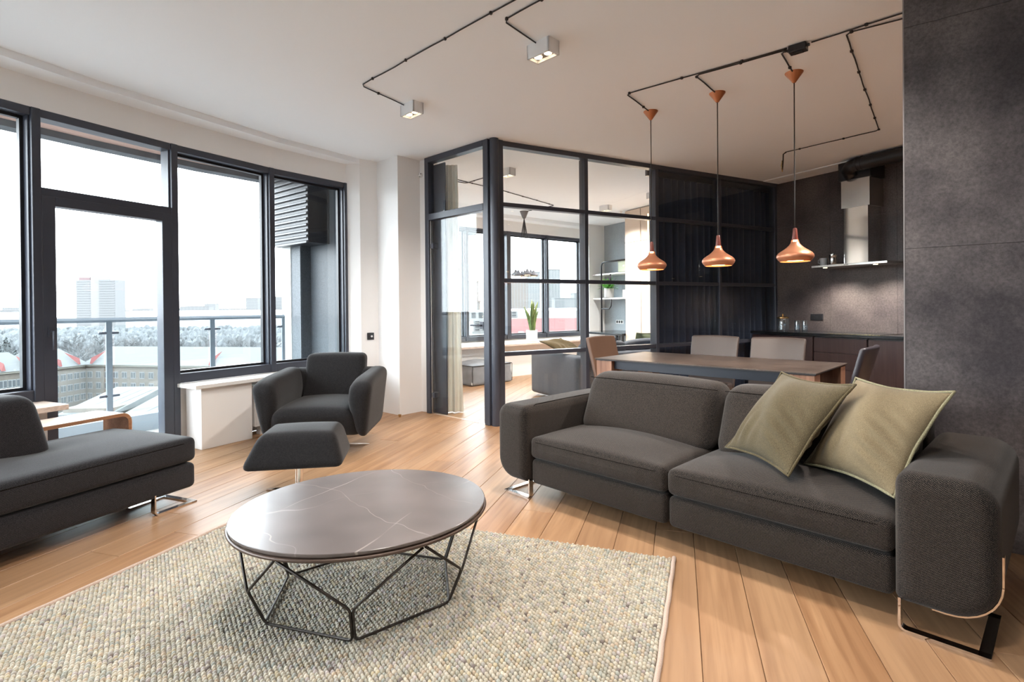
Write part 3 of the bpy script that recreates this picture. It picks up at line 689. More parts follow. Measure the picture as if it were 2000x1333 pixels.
def cable(name, pts, label, r=.0048, clips=True, m=M_cable, z=H-.008):
    P = [Vector((x, y, z)) for x, y in pts]; out = []; rd = random.Random(int(P[0].x*1000))
    # rounded corners and slight waviness between clips
    for i in range(len(P)-1):
        a, b = P[i], P[i+1]; L_ = (b-a).length; d = (b-a)/L_; n = Vector((-d.y, d.x, 0)); k = max(2, int(L_/.14))
        a_ = a+d*(.03 if i else 0); b_ = b-d*(.03 if i < len(P)-2 else 0)
        for j in range(k+1): out.append(a_.lerp(b_, j/k)+n*(rd.uniform(-.004, .004) if 0 < j < k else 0))
    t = thing(name, label, 'cable', out[0])
    mb = MB().tube([p-out[0] for p in out], r, 6); mb.obj('cord', m, t, True)
    cl = MB()
    for p in out[2::3]: cl.box(p.x-out[0].x-.008, p.x-out[0].x+.008, p.y-out[0].y-.008, p.y-out[0].y+.008, -.008, .008)
    if clips and len(cl.v): cl.obj('cable_clips', m, t)['kind'] = 'stuff'
    return t
cable('ceiling_cable', [(2.1, 1.1), (1.505, 2.753), (1.001, 4.341), (1.44, 4.60)], 'dark cable on the ceiling bending to the spotlight above the armchair')
cable('ceiling_cable', [(2.2, 1.2), (1.636, 2.685), (1.557, 2.963), (1.893, 3.117)], 'short dark cable on the ceiling to the spotlight nearest the sofa')
cable('ceiling_cable', [(3.46, 2.38), (2.999, 3.515), (3.482, 3.745)], 'dark ceiling cable to the copper pendant nearest the glass partition', .0052)
cable('ceiling_cable', [(3.48, 2.40), (3.235, 2.990), (3.682, 3.166)], 'dark ceiling cable to the middle copper pendant', .0052)
cable('ceiling_cable', [(3.50, 2.375), (3.477, 2.439), (3.888, 2.617)], 'short dark ceiling cable to the copper pendant nearest the tiled wall', .0052)
cable('ceiling_cable', [(3.53, 2.25), (3.676, 1.766), (3.9, 1.0)], 'dark cable running from the junction box to the tiled wall', .0052)
cable('ceiling_cable', [(3.95, 1.1), (3.755, 1.79), (3.615, 2.07), (5.926, 3.068), (5.79, 4.00)], 'dark ceiling cable zigzagging over the dining table to a loose end', .0048)
t = thing('loose_cable_end', 'short loose cable end hanging from the ceiling by the kitchen', 'cable', (5.79, 4.0, H-.008))
MB().tube([(0, 0, 0), (-.01, .03, -.02), (0, .04, -.09), (-.008, .045, -.2)], .008, 6).obj('cord', M_cable, t, True)
MB().tube([(-.008, .045, -.09), (-.02, .05, -.15), (-.008, .045, -.22)], .006, 6).obj('bare_wire', M_brass, t, True)
jb = thing('junction_box', 'black junction box on the ceiling between the pendant cables', 'junction box', (3.50, 2.325, H), math.radians(-72))
MB().box(-.055, .055, -.035, .035, -.05, 0).obj('box', M_black, jb, bev=.005); MB().box(-.03, .03, -.02, .02, -.056, -.049).obj('terminal_cover', M_rubber, jb, bev=.002)
for x in (-.055, .055): MB().tube([(x*.95, 0, -.02), (x*1.3, 0, -.02)], .010, 10).obj('gland', M_black, jb, 'auto')
# pendants
def pendant(loc, label):
    t = thing('pendant_lamp', label, 'pendant lamp', loc, 0, 'copper pendants over the dining table'); zb = 1.582-H
    MB().lathe([(.010, -.078), (.015, -.072), (.064, -.004), (.065, 0)], 32).obj('canopy', M_coppercone, t, 'auto')
    MB().tube([(0, 0, -.08), (.004, .003, -.5), (-.003, 0, -1.0), (0, 0, zb+.25)], .0042, 6).obj('cord', M_cable, t, True)
    MB().lathe([(.022, zb+.165), (.0195, zb+.19), (.0145, zb+.25), (.012, zb+.256), (.004, zb+.258)], 24).obj('neck', M_neck, t, 'auto')
    pr = [(.106, 0), (.117, .012), (.128, .028), (.131, .038), (.128, .052), (.116, .068), (.095, .083), (.072, .098), (.054, .113), (.040, .128), (.031, .143), (.0285, .150)]
    inn = [(r-.003, z+.001) for r, z in pr[::-1]]
    MB().lathe([(r, zb+z) for r, z in pr+inn], 40, capb=False, capt=False).obj('shade', M_copper, t, True)
    gr = MB()
    for k in range(14):
        a_ = k*2*PI/14; gr.bar((.029*math.cos(a_), .029*math.sin(a_), zb+.148), (.0225*math.cos(a_), .0225*math.sin(a_), zb+.168), .004, .003, (math.cos(a_), math.sin(a_), 0))
    gr.obj('vent_grille', M_copper, t)
    MB().lathe([(.014, zb+.13), (.016, zb+.168)], 16).obj('lit_core', M_bulbp, t)
    MB().lathe([(.10, zb+.012), (.10, zb+.016)], 32).obj('diffuser', M_bulbp, t)
    l = spot('pendant_light', (0, 0, zb+.004), 8, 2.5, .5, parent=t)
    return t
pendant((3.482, 3.745, H), 'copper pendant lamp over the table, the one nearest the glass partition')
pendant((3.682, 3.166, H), 'copper pendant lamp over the table, the middle one of three')
pendant((3.888, 2.617, H), 'copper pendant lamp over the table, the one nearest the hood')

# ================================================================ RUG
RA = Vector((1.949, 1.972)); ra_ = Vector((-.6626, .7490)); rb_ = Vector((-.7490, -.6626))
rug = thing('rug', 'large pale beige rug of chunky felted wool knots with a pink bound edge', 'rug', (RA.x, RA.y, 0), 0)
RW, RLn = 2.44, 3.55
def rp_(a, b): q = ra_*a+rb_*b; return (q.x, q.y)
MB().prism([rp_(0, .012), rp_(RW, .012), rp_(RW, RLn), rp_(0, RLn)], .0008, .006).obj('backing', mat('rug_backing', (.25, .22, .17), .95), rug)
def knots():
    pa, pb = .0195, .0135; na = int(RW/pb); nb = int(RLn/pa)
    rows, cols = [], []
    A, B = np.meshgrid(np.arange(na), np.arange(nb), indexing='ij')
    a = (A+.5)*pb; b = .02+(B+.5+.5*(A % 2))*pa
    a = a+np.random.uniform(-.0012, .0012, a.shape); b = b+np.random.uniform(-.002, .002, b.shape)
    a = a.ravel(); b = b.ravel()
    x = RA.x+ra_.x*a+rb_.x*b; y = RA.y+ra_.y*a+rb_.y*b
    d = x*F0.x+y*F0.y; r = x*R0.x+y*R0.y
    keep = (d > 1.35) & (np.abs(r) < d*1.0+.12); a, b, x, y = a[keep], b[keep], x[keep], y[keep]; n = len(a)
    # unit knot: squashed blob, rings 7 at z .0,.5 and a top ring of 7 + apex
    k = 7; ang = np.arange(k)*2*np.pi/k
    prof = [(1.0, 0.0), (1.02, .45), (.62, .86)]
    U = np.concatenate([[(math.cos(t)*rr, math.sin(t)*rr, z) for t in ang] for rr, z in prof]+[[(0, 0, 1)]])
    rot = np.random.uniform(.30, .75, n); sc = np.random.uniform(.88, 1.15, n)
    la, lb, hh = .0080*sc, .0118*sc*np.random.uniform(.85, 1.1, n), .0135*sc
    ux = U[:, 0][None]*la[:, None]; uy = U[:, 1][None]*lb[:, None]
    c, s = np.cos(rot)[:, None], np.sin(rot)[:, None]
    ax_, bx_ = ux*c-uy*s, ux*s+uy*c
    px = (ra_.x*ax_+rb_.x*bx_)+(x-RA.x)[:, None]; py = (ra_.y*ax_+rb_.y*bx_)+(y-RA.y)[:, None]; pz = .004+U[:, 2][None]*hh[:, None]
    V = np.stack([px, py, pz], -1).reshape(-1, 3); nv = len(U)
    fs = []
    for q in range(2):
        for i in range(k): fs += [(q*k+i, q*k+(i+1) % k, (q+1)*k+(i+1) % k), (q*k+i, (q+1)*k+(i+1) % k, (q+1)*k+i)]
    for i in range(k): fs.append((2*k+i, 2*k+(i+1) % k, 3*k))
    Fs = np.array(fs)[None]+(np.arange(n)*nv)[:, None, None]; Fs = Fs.reshape(-1, 3)
    me = bpy.data.meshes.new('wool_knots'); me.vertices.add(len(V)); me.vertices.foreach_set('co', V.ravel().astype(np.float32))
    me.loops.add(Fs.size); me.loops.foreach_set('vertex_index', Fs.ravel().astype(np.int32))
    me.polygons.add(len(Fs)); me.polygons.foreach_set('loop_start', np.arange(0, Fs.size, 3, dtype=np.int32))
    me.polygons.foreach_set('use_smooth', np.ones(len(Fs), bool)); me.update(calc_edges=True)
    pal = np.array([(.50, .45, .33), (.56, .50, .38), (.45, .43, .33), (.60, .55, .42), (.43, .40, .33), (.52, .42, .29), (.40, .41, .34), (.50, .44, .39), (.55, .47, .30), (.22, .18, .15)])
    ci = np.random.choice(len(pal), n, p=[.19, .18, .14, .13, .11, .07, .06, .06, .05, .01]); col = pal[ci]*np.array([.76, .76, .80])*np.random.uniform(.85, 1.12, (n, 1))
    low = .5+.5*np.sin(a*5+1.3*np.sin(b*2.1))*np.sin(b*3.1+a); col = col*(.93+.12*low)[:, None]
    col = np.repeat(np.c_[col, np.ones(n)], nv, 0)
    at = me.color_attributes.new('Col', 'FLOAT_COLOR', 'POINT'); at.data.foreach_set('color', col.ravel().astype(np.float32))
    m = mat('wool', (.6, .55, .4), .95, spec=.1, sheen=.3); ca = N(m, 'ShaderNodeVertexColor', layer_name='Col'); m.node_tree.links.new(ca.outputs[0], m.node_tree.nodes['Principled BSDF'].inputs['Base Color'])
    me.materials.append(m); o = bpy.data.objects.new('wool_knots', me); C.objects.link(o); o.parent = rug; o['kind'] = 'stuff'; print('knots', n, 'tris', len(Fs))
knots()
M_bind = fabric('pink_binding', (.42, .32, .26), (.62, .50, .43), .003)
for p_ in ((rp_(.0, -.002), rp_(.0, RLn)),):
    pass
def edge_strip(a0, b0, a1, b1, w=.016):
    n = 60; pts = []
    for i in range(n+1):
        t = i/n; q = rp_(a0+(a1-a0)*t+.0015*math.sin(i*1.7), b0+(b1-b0)*t+.0015*math.sin(i*1.3)); pts.append((q[0], q[1], .009))
    return MB().tube(pts, .0105, 8)
edge_strip(-.012, .006, -.012, RLn).obj('bound_edge', M_bind, rug, True)
edge_strip(RW+.008, .006, RW+.008, RLn).obj('bound_edge', M_bind, rug, True)

# ================================================================ COFFEE TABLE
tc_ = thing('coffee_table', 'round brown marble coffee table on a geometric wire frame, on the rug', 'coffee table', (.545, 2.39, 0), math.radians(-5.4))
EX, EY = .535, .486; RB = .0165
def ell(r, az, z):
    a_ = math.radians(az+5.4); return (r*math.cos(a_)*1.04, r*math.sin(a_)*.955, z)
n = 96
def ering(f, z): return [(EX*f*math.cos(2*PI*k/n), EY*f*math.sin(2*PI*k/n), z) for k in range(n)]
MB().loft([ering(.985, .384), ering(.995, .386), ering(.998, .3955), ering(.994, .3975)]).obj('tabletop', M_marble, tc_, 'auto')
MB().loft([ering(.97, .377), ering(.985, .378), ering(.985, .384)]).obj('tabletop_base', M_bronze, tc_, 'auto')
MB().tube([(EX*.997*math.cos(2*PI*k/n), EY*.997*math.sin(2*PI*k/n), .3735) for k in range(n)], .0072, 8, True).obj('ring', M_bronze, tc_, True)
az = [-168, -108, -48, 12, 72, 132]
Bp = [ell(.40, a_, RB+.008) for a_ in az]; Mp = [ell(.462, a_, .172) for a_ in az]; Rp = [ell(.505, a_+30, .366) for a_ in az]
def rod(pts, nm='wire_rod', r=.0055): return MB().tube(pts, r, 8).obj(nm, M_wire, tc_, True)
def mixp(p, q, t): return tuple(a_+(b_-a_)*t for a_, b_ in zip(p, q))
def bend(pts, e=.018):
    out = [pts[0]]
    for i in range(1, len(pts)-1):
        p, q, s = Vector(pts[i-1]), Vector(pts[i]), Vector(pts[i+1])
        a_ = q+(p-q).normalized()*e; b_ = q+(s-q).normalized()*e
        out += [tuple(a_), tuple((a_+b_+q*2)/4), tuple(b_)]
    return out+[pts[-1]]
for i in range(6):
    j = (i+1) % 6; pi, pj = i % 2 == 1, j % 2 == 1
    sh = lambda p, q: tuple(Vector(p)+(Vector(q)-Vector(p)).normalized()*.006)
    # one bent rod per face: ring - mid - base - base - mid - ring
    rod(bend([sh(Rp[i], Mp[i]), sh(Mp[i], Mp[j]), sh(Bp[i], Bp[j]), sh(Bp[j], Bp[i]), sh(Mp[j], Mp[i]), sh(Rp[i], Mp[j])]))

# ================================================================ MAIN SOFA
SO = (1.695, 3.273, 0); SR = math.atan2(-.9635, .268)
sofa = thing('sofa', 'large brown grey tweed two-seat sofa on chrome loop feet before the dining table', 'sofa', SO, SR)
def puff(hx, hy, top=.03, front=.012):
    def f(x, y, z, p):
        q = (1-x*x)*(1-y*y); dz = top*q*(1 if z > 0 else 0)*max(0, z)
        return (p.x, p.y-front*(1-x*x)*(1-abs(z))*(1 if y < 0 else 0)*abs(y), p.z+dz)
    return f
def seat(u0, u1, v0, v1, z0, z1, m, parent, nm='seat_cushion', r=.035, top=.035, seam=True):
    c = ((u0+u1)/2, (v0+v1)/2, (z0+z1)/2); h = ((u1-u0)/2, (v1-v0)/2, (z1-z0)/2)
    def wr(x, y, z, p):
        q = puff(0, 0, top, .014)(x, y, z, p); w = .0022*math.sin(p.x*95+2*math.sin(p.x*31))*max(0, -y)**6*(1-z*z)*(1 if abs(x) < .95 else 0)
        return (q[0], q[1]+w, q[2])
    o = soft(c, h, r, wr, 30 if h[0] > .3 else 8, 3).obj(nm, m, parent, True)
    if seam:
        pts = [(u0+.004, v1-.1, z1-r*.7), (u0+.001, v0+r, z1-r*.8)]
        for i in range(20): 
            t = -1+2*i/19; pts.append((c[0]+t*(h[0]-r*.6), v0-.0125*(1-t*t)*.35-.001+(r*.25 if abs(t) > .97 else 0), z1-r*.75))
        pts += [(u1-.001, v0+r, z1-r*.8), (u1-.004, v1-.1, z1-r*.7)]
        MB().tube(pts, .0016, 5).obj('seam', M_seam, o, True)
    return o
def base(u0, u1, v0, v1, z0, z1, m, parent, r=.03):
    c = ((u0+u1)/2, (v0+v1)/2, (z0+z1)/2); h = ((u1-u0)/2, (v1-v0)/2, (z1-z0)/2)
    return soft(c, h, r, lambda x, y, z, p: (p.x, p.y-(.008*(1-x*x)*(1-z*z) if y < 0 else 0), p.z), 8, 3).obj('base', m, parent, True)
base(.243, 1.222, .012, .93, .10, .262, M_sofa, sofa); base(1.232, 2.212, .012, .93, .10, .262, M_sofa, sofa)
seat(.242, 1.224, .0, .66, .268, .405, M_sofa, sofa, top=.055); seat(1.230, 2.214, .0, .66, .268, .405, M_sofa, sofa, top=.055)
def backc(u0, u1):
    c = ((u0+u1)/2, .565, .575); h = ((u1-u0)/2, .125, .2)
    def f(x, y, z, p):
        lean = (z+1)*.5; b = .035*(1-x**4)*(1-z*z)*(1 if y < 0 else 0)
        crown = .018*(1-x*x)*max(0, z)
        return (p.x, p.y+.20*lean-.03*lean*lean-b, p.z+crown-.02*max(0, y)*max(0, z))
    o = soft(c, h, .095, f, 14, 5).obj('back_cushion', M_sofa, sofa, True)
    pts = [(c[0]+t*(h[0]-.02), .605+.0+.012*(1-t*t)*-1, .742+.006*(1-t*t)) for t in [-1+i/10 for i in range(21)]]
    MB().tube(pts, .0022, 5).obj('seam', M_seam, o, True)
backc(.262, 1.246); backc(1.252, 2.2)
soft((1.227, .90, .40), (.985, .07, .29), .05, None, 6, 3).obj('back_frame', M_sofa, sofa, True)
def armshape(x, y, z):   # let the top front roll over
    return (x, y, z-.0)
extrude_profile(-.04, .236, .105, .602, (.14, .03, .055, .085), -.035, .96, .06, 8, 6).obj('armrest', M_sofa, sofa, True)
extrude_profile(2.216, 2.525, .105, .612, (.03, .15, .10, .06), -.035, .96, .065, 8, 6).obj('armrest', M_sofa, sofa, True)
# seam on left arm top
MB().tube([(.222, .02, .50), (.222, .03, .575), (.205, .10, .600), (.200, .4, .603), (.200, .8, .603)], .0022, 5).obj('seam', M_seam, sofa, True)
def loop_foot(mir, u_in, u_out, v0, v1, zt, parent, wd=.036, th=.009):
    """flat chrome bar: down at the inner front, out along the floor, back along the outer side, up at the rear"""
    n = 5; mb = MB(); r = .022; z0 = th/2
    s = 1 if u_out > u_in else -1
    path = [(u_in, v0, zt)]+[(u_in+s*(r-r*math.cos(PI/2*i/n)), v0, z0+r-r*math.sin(PI/2*i/n)) for i in range(n+1)]+[(u_out-s*.002, v0, z0)]
    def strip(pts, widthdir):
        ring = []; w = Vector(widthdir)*wd/2
        P = [Vector(p) for p in pts]
        for i, p in enumerate(P):
            t = (P[min(i+1, len(P)-1)]-P[max(i-1, 0)]).normalized(); nn = t.cross(Vector(widthdir)).normalized()*th/2
            ring.append([p-w-nn, p+w-nn, p+w+nn, p-w+nn])
        mb.loft(ring)
    strip([(a_, b_+wd/2, c_) for a_, b_, c_ in path], (0, 1, 0))
    mb.box(min(u_out, u_out-s*wd), max(u_out, u_out-s*wd), v0, v1, 0, th)
    strip([(a_, v1-wd/2, c_) for a_, b_, c_ in path], (0, 1, 0))
    return mb.obj('foot', M_chrome, parent, 'auto')
loop_foot(0, .235, -.0, .0, .36, .125, sofa); loop_foot(0, 2.235, 2.50, -.02, .36, .125, sofa)
# chrome band hugging the right arm
pts = []
for z in (.36, .30, .25): pts.append((2.529, z))
for i in range(9): a_ = PI/2*i/8; pts.append((2.376+.153*math.cos(a_), .254-.153*math.sin(a_)))
pts += [(2.33, .101)]
mb = MB(); rg = []
for i, (x, z) in enumerate(pts):
    x1, z1 = pts[min(i+1, len(pts)-1)]; x0, z0 = pts[max(i-1, 0)]; t = Vector((x1-x0, z1-z0)).normalized(); nx, nz = -t.y, t.x
    rg.append([(x-nx*.003, .02, z-nz*.003), (x+nx*.003, .02, z+nz*.003), (x+nx*.003, .055, z+nz*.003), (x-nx*.003, .055, z-nz*.003)])
mb.loft(rg).obj('chrome_band', M_chrome, sofa, 'auto')
# scatter pillows
def pillow(name, label, BL, e, up, W_, H_, T, m, mp, group=None):
    """BL bottom-left corner, e unit along the bottom, up unit up the face (local frames of world)"""
    e, up = Vector(e).normalized(), Vector(up).normalized(); nrm = e.cross(up).normalized()
    c = Vector(BL)+e*W_/2+up*H_/2
    t = thing(name, label, 'cushion', (c.x, c.y, c.z), 0, group); mb = MB(); n = 38; idx = {}
    def sh(s, q):
        x = s*(1-.11*(1-q*q)*abs(s)**2)*W_/2; y = q*(1-.11*(1-s*s)*abs(q)**2)*H_/2; return x, y
    for side in (1, -1):
        for i in range(n+1):
            for j in range(n+1):
                s, q = -1+2*i/n, -1+2*j/n; x, y = sh(s, q)
                h = T*(max(0, (1-s*s))**.7)*(max(0, (1-q*q))**.7)
                h += .006*math.sin(s*7+q*3)*(1-s*s)*(1-q*q)+.022*math.exp(-((s-.66)**2*8+(q+.25)**2*4))*math.sin(24*(q+.45*s))*(1-s*s)+.014*math.exp(-((s+.5)**2*6+(q+.7)**2*9))*math.sin(19*(s-.3*q))*(1-q*q)+.010*math.sin(5*s+2*q+1)*(1-s*s)*(1-q*q)
                p = e*x+up*y+nrm*h*side; idx[(side, i, j)] = len(mb.v); mb.v.append(tuple(p))
    for side in (1, -1):
        for i in range(n):
            for j in range(n): mb.f.append(tuple(idx[(side, a_, b_)] for a_, b_ in ((i, j), (i+1, j), (i+1, j+1), (i, j+1))))
    o = mb.obj('cover', m, t, True)
    bm = bmesh.new(); bm.from_mesh(o.data); bmesh.ops.remove_doubles(bm, verts=bm.verts, dist=.0004); bmesh.ops.recalc_face_normals(bm, faces=bm.faces); bm.to_mesh(o.data); bm.free()
    pts = []
    for k in range(4):
        for i in range(14):
            s = -1+2*i/14; s_, q_ = [(s, -1), (1, s), (-s, 1), (-1, -s)][k]; x, y = sh(s_, q_); pts.append(tuple(e*x*1.008+up*y*1.008+nrm*.002*math.sin(i*1.1+k)))
    MB().tube(pts, .0065, 7, True).obj('piping', mp, t, True)
    return t
def S2W(u, v, z): return (SO[0]+.268*u+.9635*v, SO[1]-.9635*u+.268*v, z)
def Sdir(u, v, z): return (.268*u+.9635*v, -.9635*u+.268*v, z)
pillow('cushion', 'olive brown linen scatter cushion leaning in the middle of the brown sofa', S2W(1.36, .419, .462), Sdir(.706, -.506, .007), Sdir(.398, .553, .813), .535, .53, .11, M_pil1, M_pipe1, 'scatter cushions on the brown sofa')
pillow('cushion', 'sand coloured linen scatter cushion against the right arm of the brown sofa', S2W(1.778, .382, .462), Sdir(.872, -.569, .011), Sdir(.336, .533, .874), .50, .51, .11, M_pil2, M_pipe2, 'scatter cushions on the brown sofa')

# ================================================================ CHAISE (left)
CO = (-.147, 4.085, 0); CR = math.radians(40)
ch = thing('chaise_lounge', 'charcoal tweed chaise lounge by the windows, cut by the left frame edge', 'chaise lounge', CO, CR)
base(-2.0, 0, 0, .80, .10, .262, M_sofa2, ch, .035)
def cdef(x, y, z, p):
    d = .022*math.exp(-((p.x+1.0-.45)**2)/.02)*max(0, z)*max(0, (y+.6))*0
    # soft hollow where the back rest meets the seat
    hol = -.022*math.exp(-((p.x-.35)**2+(p.y-.03)**2*2)/.03)*(1 if z > .5 else 0)
    q = .035*(1-x**6)*(1-y*y)*max(0, z)
    return (p.x, p.y-(.012*(1-x**4)*(1-z*z) if y < 0 else 0), p.z+q+hol)
o = soft((-.995, .40, .348), (1.0, .405, .079), .04, cdef, 22, 3).obj('seat_cushion', M_sofa2, ch, True)
MB().tube([(-1.9, -.009, .398), (-1.0, -.011, .398), (-.1, -.006, .398), (-.02, .02, .398), (.002, .1, .398), (.002, .7, .398)], .0025, 5).obj('seam', M_seam, o, True)
def bdef(x, y, z, p):
    lean = (z+1)*.5
    return (p.x-.03*lean*(1 if x > 0 else 0)-.02*lean*lean*(x > .5), p.y+.10*lean-.025*(1-x**4)*(1-z*z)*(1 if y < 0 else 0), p.z+.012*(1-x*x)*max(0, z))
soft((-1.21, .56, .575), (.655, .13, .19), .075, bdef, 10, 4).obj('back_cushion', M_sofa2, ch, True)
soft((-1.75, .705, .62), (.55, .075, .19), .06, None, 6, 3).obj('headrest', M_sofa2, ch, True)
loop_foot(0, -.275, -.0, -.0, .30, .125, ch); loop_foot(0, -1.6, -1.87, -.0, .30, .125, ch)
# bent oak side shelf behind it
sh_ = thing('bench_shelf', 'long bent oak side table behind the chaise lounge', 'side table', (CO[0]+.13*math.cos(CR), CO[1]+.13*math.sin(CR), 0), CR)
rg = []; v0, v1, th, zt, R_ = .815, 1.10, .026, .515, .07
path = [(-1.75, zt)]+[(-.045-R_+R_*math.sin(PI/2*i/8)+.04, zt-R_+R_*math.cos(PI/2*i/8)) for i in range(9)]+[(-.005, .0)]
path[0] = (-1.75, zt)
def bent(v0, v1, th, m, nm, inset=0):
    rg = []
    for i, (x, z) in enumerate(path):
        x1, z1 = path[min(i+1, len(path)-1)]; x0, z0 = path[max(i-1, 0)]; t = Vector((x1-x0, z1-z0)).normalized(); nx, nz = t.y, -t.x
        rg.append([(x, v0, z), (x, v1, z), (x+nx*th, v1, z+nz*th), (x+nx*th, v0, z+nz*th)])
    return MB().loft(rg).obj(nm, m, sh_, 'auto')
bent(v0, v1, .004, M_ply, 'top_veneer')
path = [(x-(0 if i < 2 else .0), z-.004) for i, (x, z) in enumerate(path)]
path = [(-1.75, zt-.0035)]+[(-.075+(R_-.0035)*math.sin(PI/2*i/8), zt-R_+(R_-.0035)*math.cos(PI/2*i/8)) for i in range(9)]+[(-.0085, .0)]
bent(v0, v1, .022, M_plyedge, 'bent_panel')

# ================================================================ ARMCHAIR + OTTOMAN
AO = (.835, 5.085, 0); AR = math.radians(-26)
ac = thing('armchair', 'anthracite upholstered swivel armchair in the corner by the windows', 'armchair', AO, AR)
def sdef(x, y, z, p):
    t = (1-z)/2     # 0 top, 1 bottom: sides flare outwards to the bottom, front recedes
    return (p.x*(1+.22*t), p.y+(.10*t*t if y < 0 else -.08*t), p.z+.03*(1-x*x)*max(0, z)*(1-.5*y*y)-.04*max(0, -y-.55)*max(0, z))
soft((0, -.05, .30), (.325, .385, .13), .07, sdef, 10, 4).obj('seat', M_arm, ac, True)
def arm(s):
    def f(x, y, z, p):
        t = (z+1)/2; xo = s*p.x    # signed outward offset inside the arm
        thick = .38+.62*min(1, max(0, t*1.5))**.8
        outer = .432+.068*t
        X = outer-(.095-xo)*thick
        yy = p.y+(.07*(1-t)**2 if y < 0 else 0)-.02*t
        zz = p.z+.02*(y+1)*t-.05*max(0, -y-.35)**2*t*2
        return (s*X, yy, zz)
    return soft((0, -.03, .415), (.095, .40, .25), .075, f, 10, 4).obj('armrest', M_arm, ac, True)
arm(-1); arm(1)
def adef(x, y, z, p):
    t = (z+1)/2; return (p.x*(1-.02*t), p.y+.13*t-.02*(1-x*x)*(1-z*z)*(1 if y < 0 else 0), p.z+.008*(1-x*x)*max(0, z))
soft((0, .245, .59), (.285, .085, .23), .055, adef, 10, 4).obj('backrest', M_arm, ac, True)
soft((0, .33, .46), (.41, .08, .23), .06, lambda x, y, z, p: (p.x*(1-.15*(1-z)/2), p.y-.05*(1-z)/2, p.z), 6, 3).obj('back_shell', M_arm, ac, True)
def star(parent, r, n, h, a0=0, colr=.03):
    MB().lathe([(.05, .012), (.05, .02), (colr, .03), (colr, h)], 28).obj('column', M_chrome, parent, 'auto')
    for k in range(n):
        a_ = a0+2*PI*k/n; d = Vector((math.cos(a_), math.sin(a_), 0)); p = Vector((-d.y, d.x, 0)); rg = []
        for t, w, z, tt in ((.02, .030, .018, .010), (.5, .024, .016, .009), (.9, .018, .008, .007), (1.0, .010, .005, .004)):
            c = d*r*t+Vector((0, 0, z)); rg.append([c-p*w-Vector((0, 0, tt/2)), c+p*w-Vector((0, 0, tt/2)), c+p*w+Vector((0, 0, tt/2)), c-p*w+Vector((0, 0, tt/2))])
        MB().loft(rg).obj('blade', M_chrome, parent, 'auto', bev=0)
star(ac, .37, 4, .2, math.radians(12))
ot = thing('ottoman', 'anthracite footstool with sloping sides in front of the armchair', 'footstool', (.463, 3.93, 0), math.radians(-19))
def odef(x, y, z, p):
    t = (z+1)/2; return (p.x*(1-.27*t)+.02*t, p.y*(1-.22*t)+.03*t, p.z+.018*(1-x*x)*(1-y*y)*max(0, z)+.012*x*0)
soft((0, 0, .325), (.325, .235, .112), .055, odef, 10, 4).obj('cushion_body', M_arm, ot, True)
star(ot, .25, 4, .24, math.radians(160), .026)

# ================================================================ DINING SET
TO = (3.93, 3.45, 0); TR = math.atan2(-.951, .31)
dt = thing('dining_table', 'dining table with thin stone top and square walnut legs under the pendants', 'dining table', TO, TR)
MB().box(-.965, .965, -.475, .475, .742, .752).obj('tabletop', M_ctop, dt, bev=.002)
MB().box(-.955, .955, -.465, .465, .734, .742).obj('under_panel', M_black, dt)
ap = MB(); ap.box(-.80, .80, -.41, -.39, .655, .734); ap.box(-.80, .80, .39, .41, .655, .734); ap.box(-.80, -.78, -.39, .39, .655, .734); ap.box(.78, .80, -.39, .39, .655, .734)
ap.obj('apron', M_apron, dt)
for x in (-1, 1):
    for y in (-1, 1):
        cx_, cy_ = x*.865, y*.385
        MB().box(cx_-.085, cx_+.085, cy_-.075, cy_+.075, 0, .732).obj('leg', M_wal, dt, bev=.003)
def dchair(loc, rot, m, label, h=.93, w=.25):
    """local +y = direction the sitter faces"""
    t = thing('dining_chair', label, 'chair', loc, rot, 'leather chairs round the dining table')
    soft((0, .0, .44), (w*.93, .23, .035), .025, None, 6, 3).obj('seat', m, t, True)
    def f(x, y, z, p):
        tt = (z+1)/2; return (p.x*(1-.03*(1-tt)), p.y-.13*tt-.035*(1-x*x)*(.4+.6*tt)+.02, p.z+.006*(1-x*x)*max(0, z))
    soft((0, -.225, .675), (w, .022, .255), .019, f, 10, 3).obj('backrest', m, t, True)
    for x in (-1, 1):
        for y in (-.2, .2):
            rg = []
            for z, k in ((.42, .020), (.0, .014)): cx_ = x*(w*.82); rg.append([(cx_-k, y-k, z), (cx_+k, y-k, z), (cx_+k, y+k, z), (cx_-k, y+k, z)])
            MB().loft(rg).obj('leg', m, t, bev=.004)
    return t
def T2W(a_, b_): return (TO[0]+.31*a_+.951*b_, TO[1]-.951*a_+.31*b_, 0)
dchair(T2W(-.30, .43), TR+PI, M_leather, 'taupe leather chair at the far side of the table, nearer the partition end')
dchair(T2W(.32, .43), TR+PI, M_leather, 'taupe leather chair at the far side of the table, nearer the hood')
dchair(T2W(-.88, .0), TR-PI/2, M_leather2, 'tan leather chair at the partition end of the dining table')
dchair(T2W(.87, .02), TR+PI/2, M_leatherd, 'dark chair seen edge-on at the tiled wall end of the table')

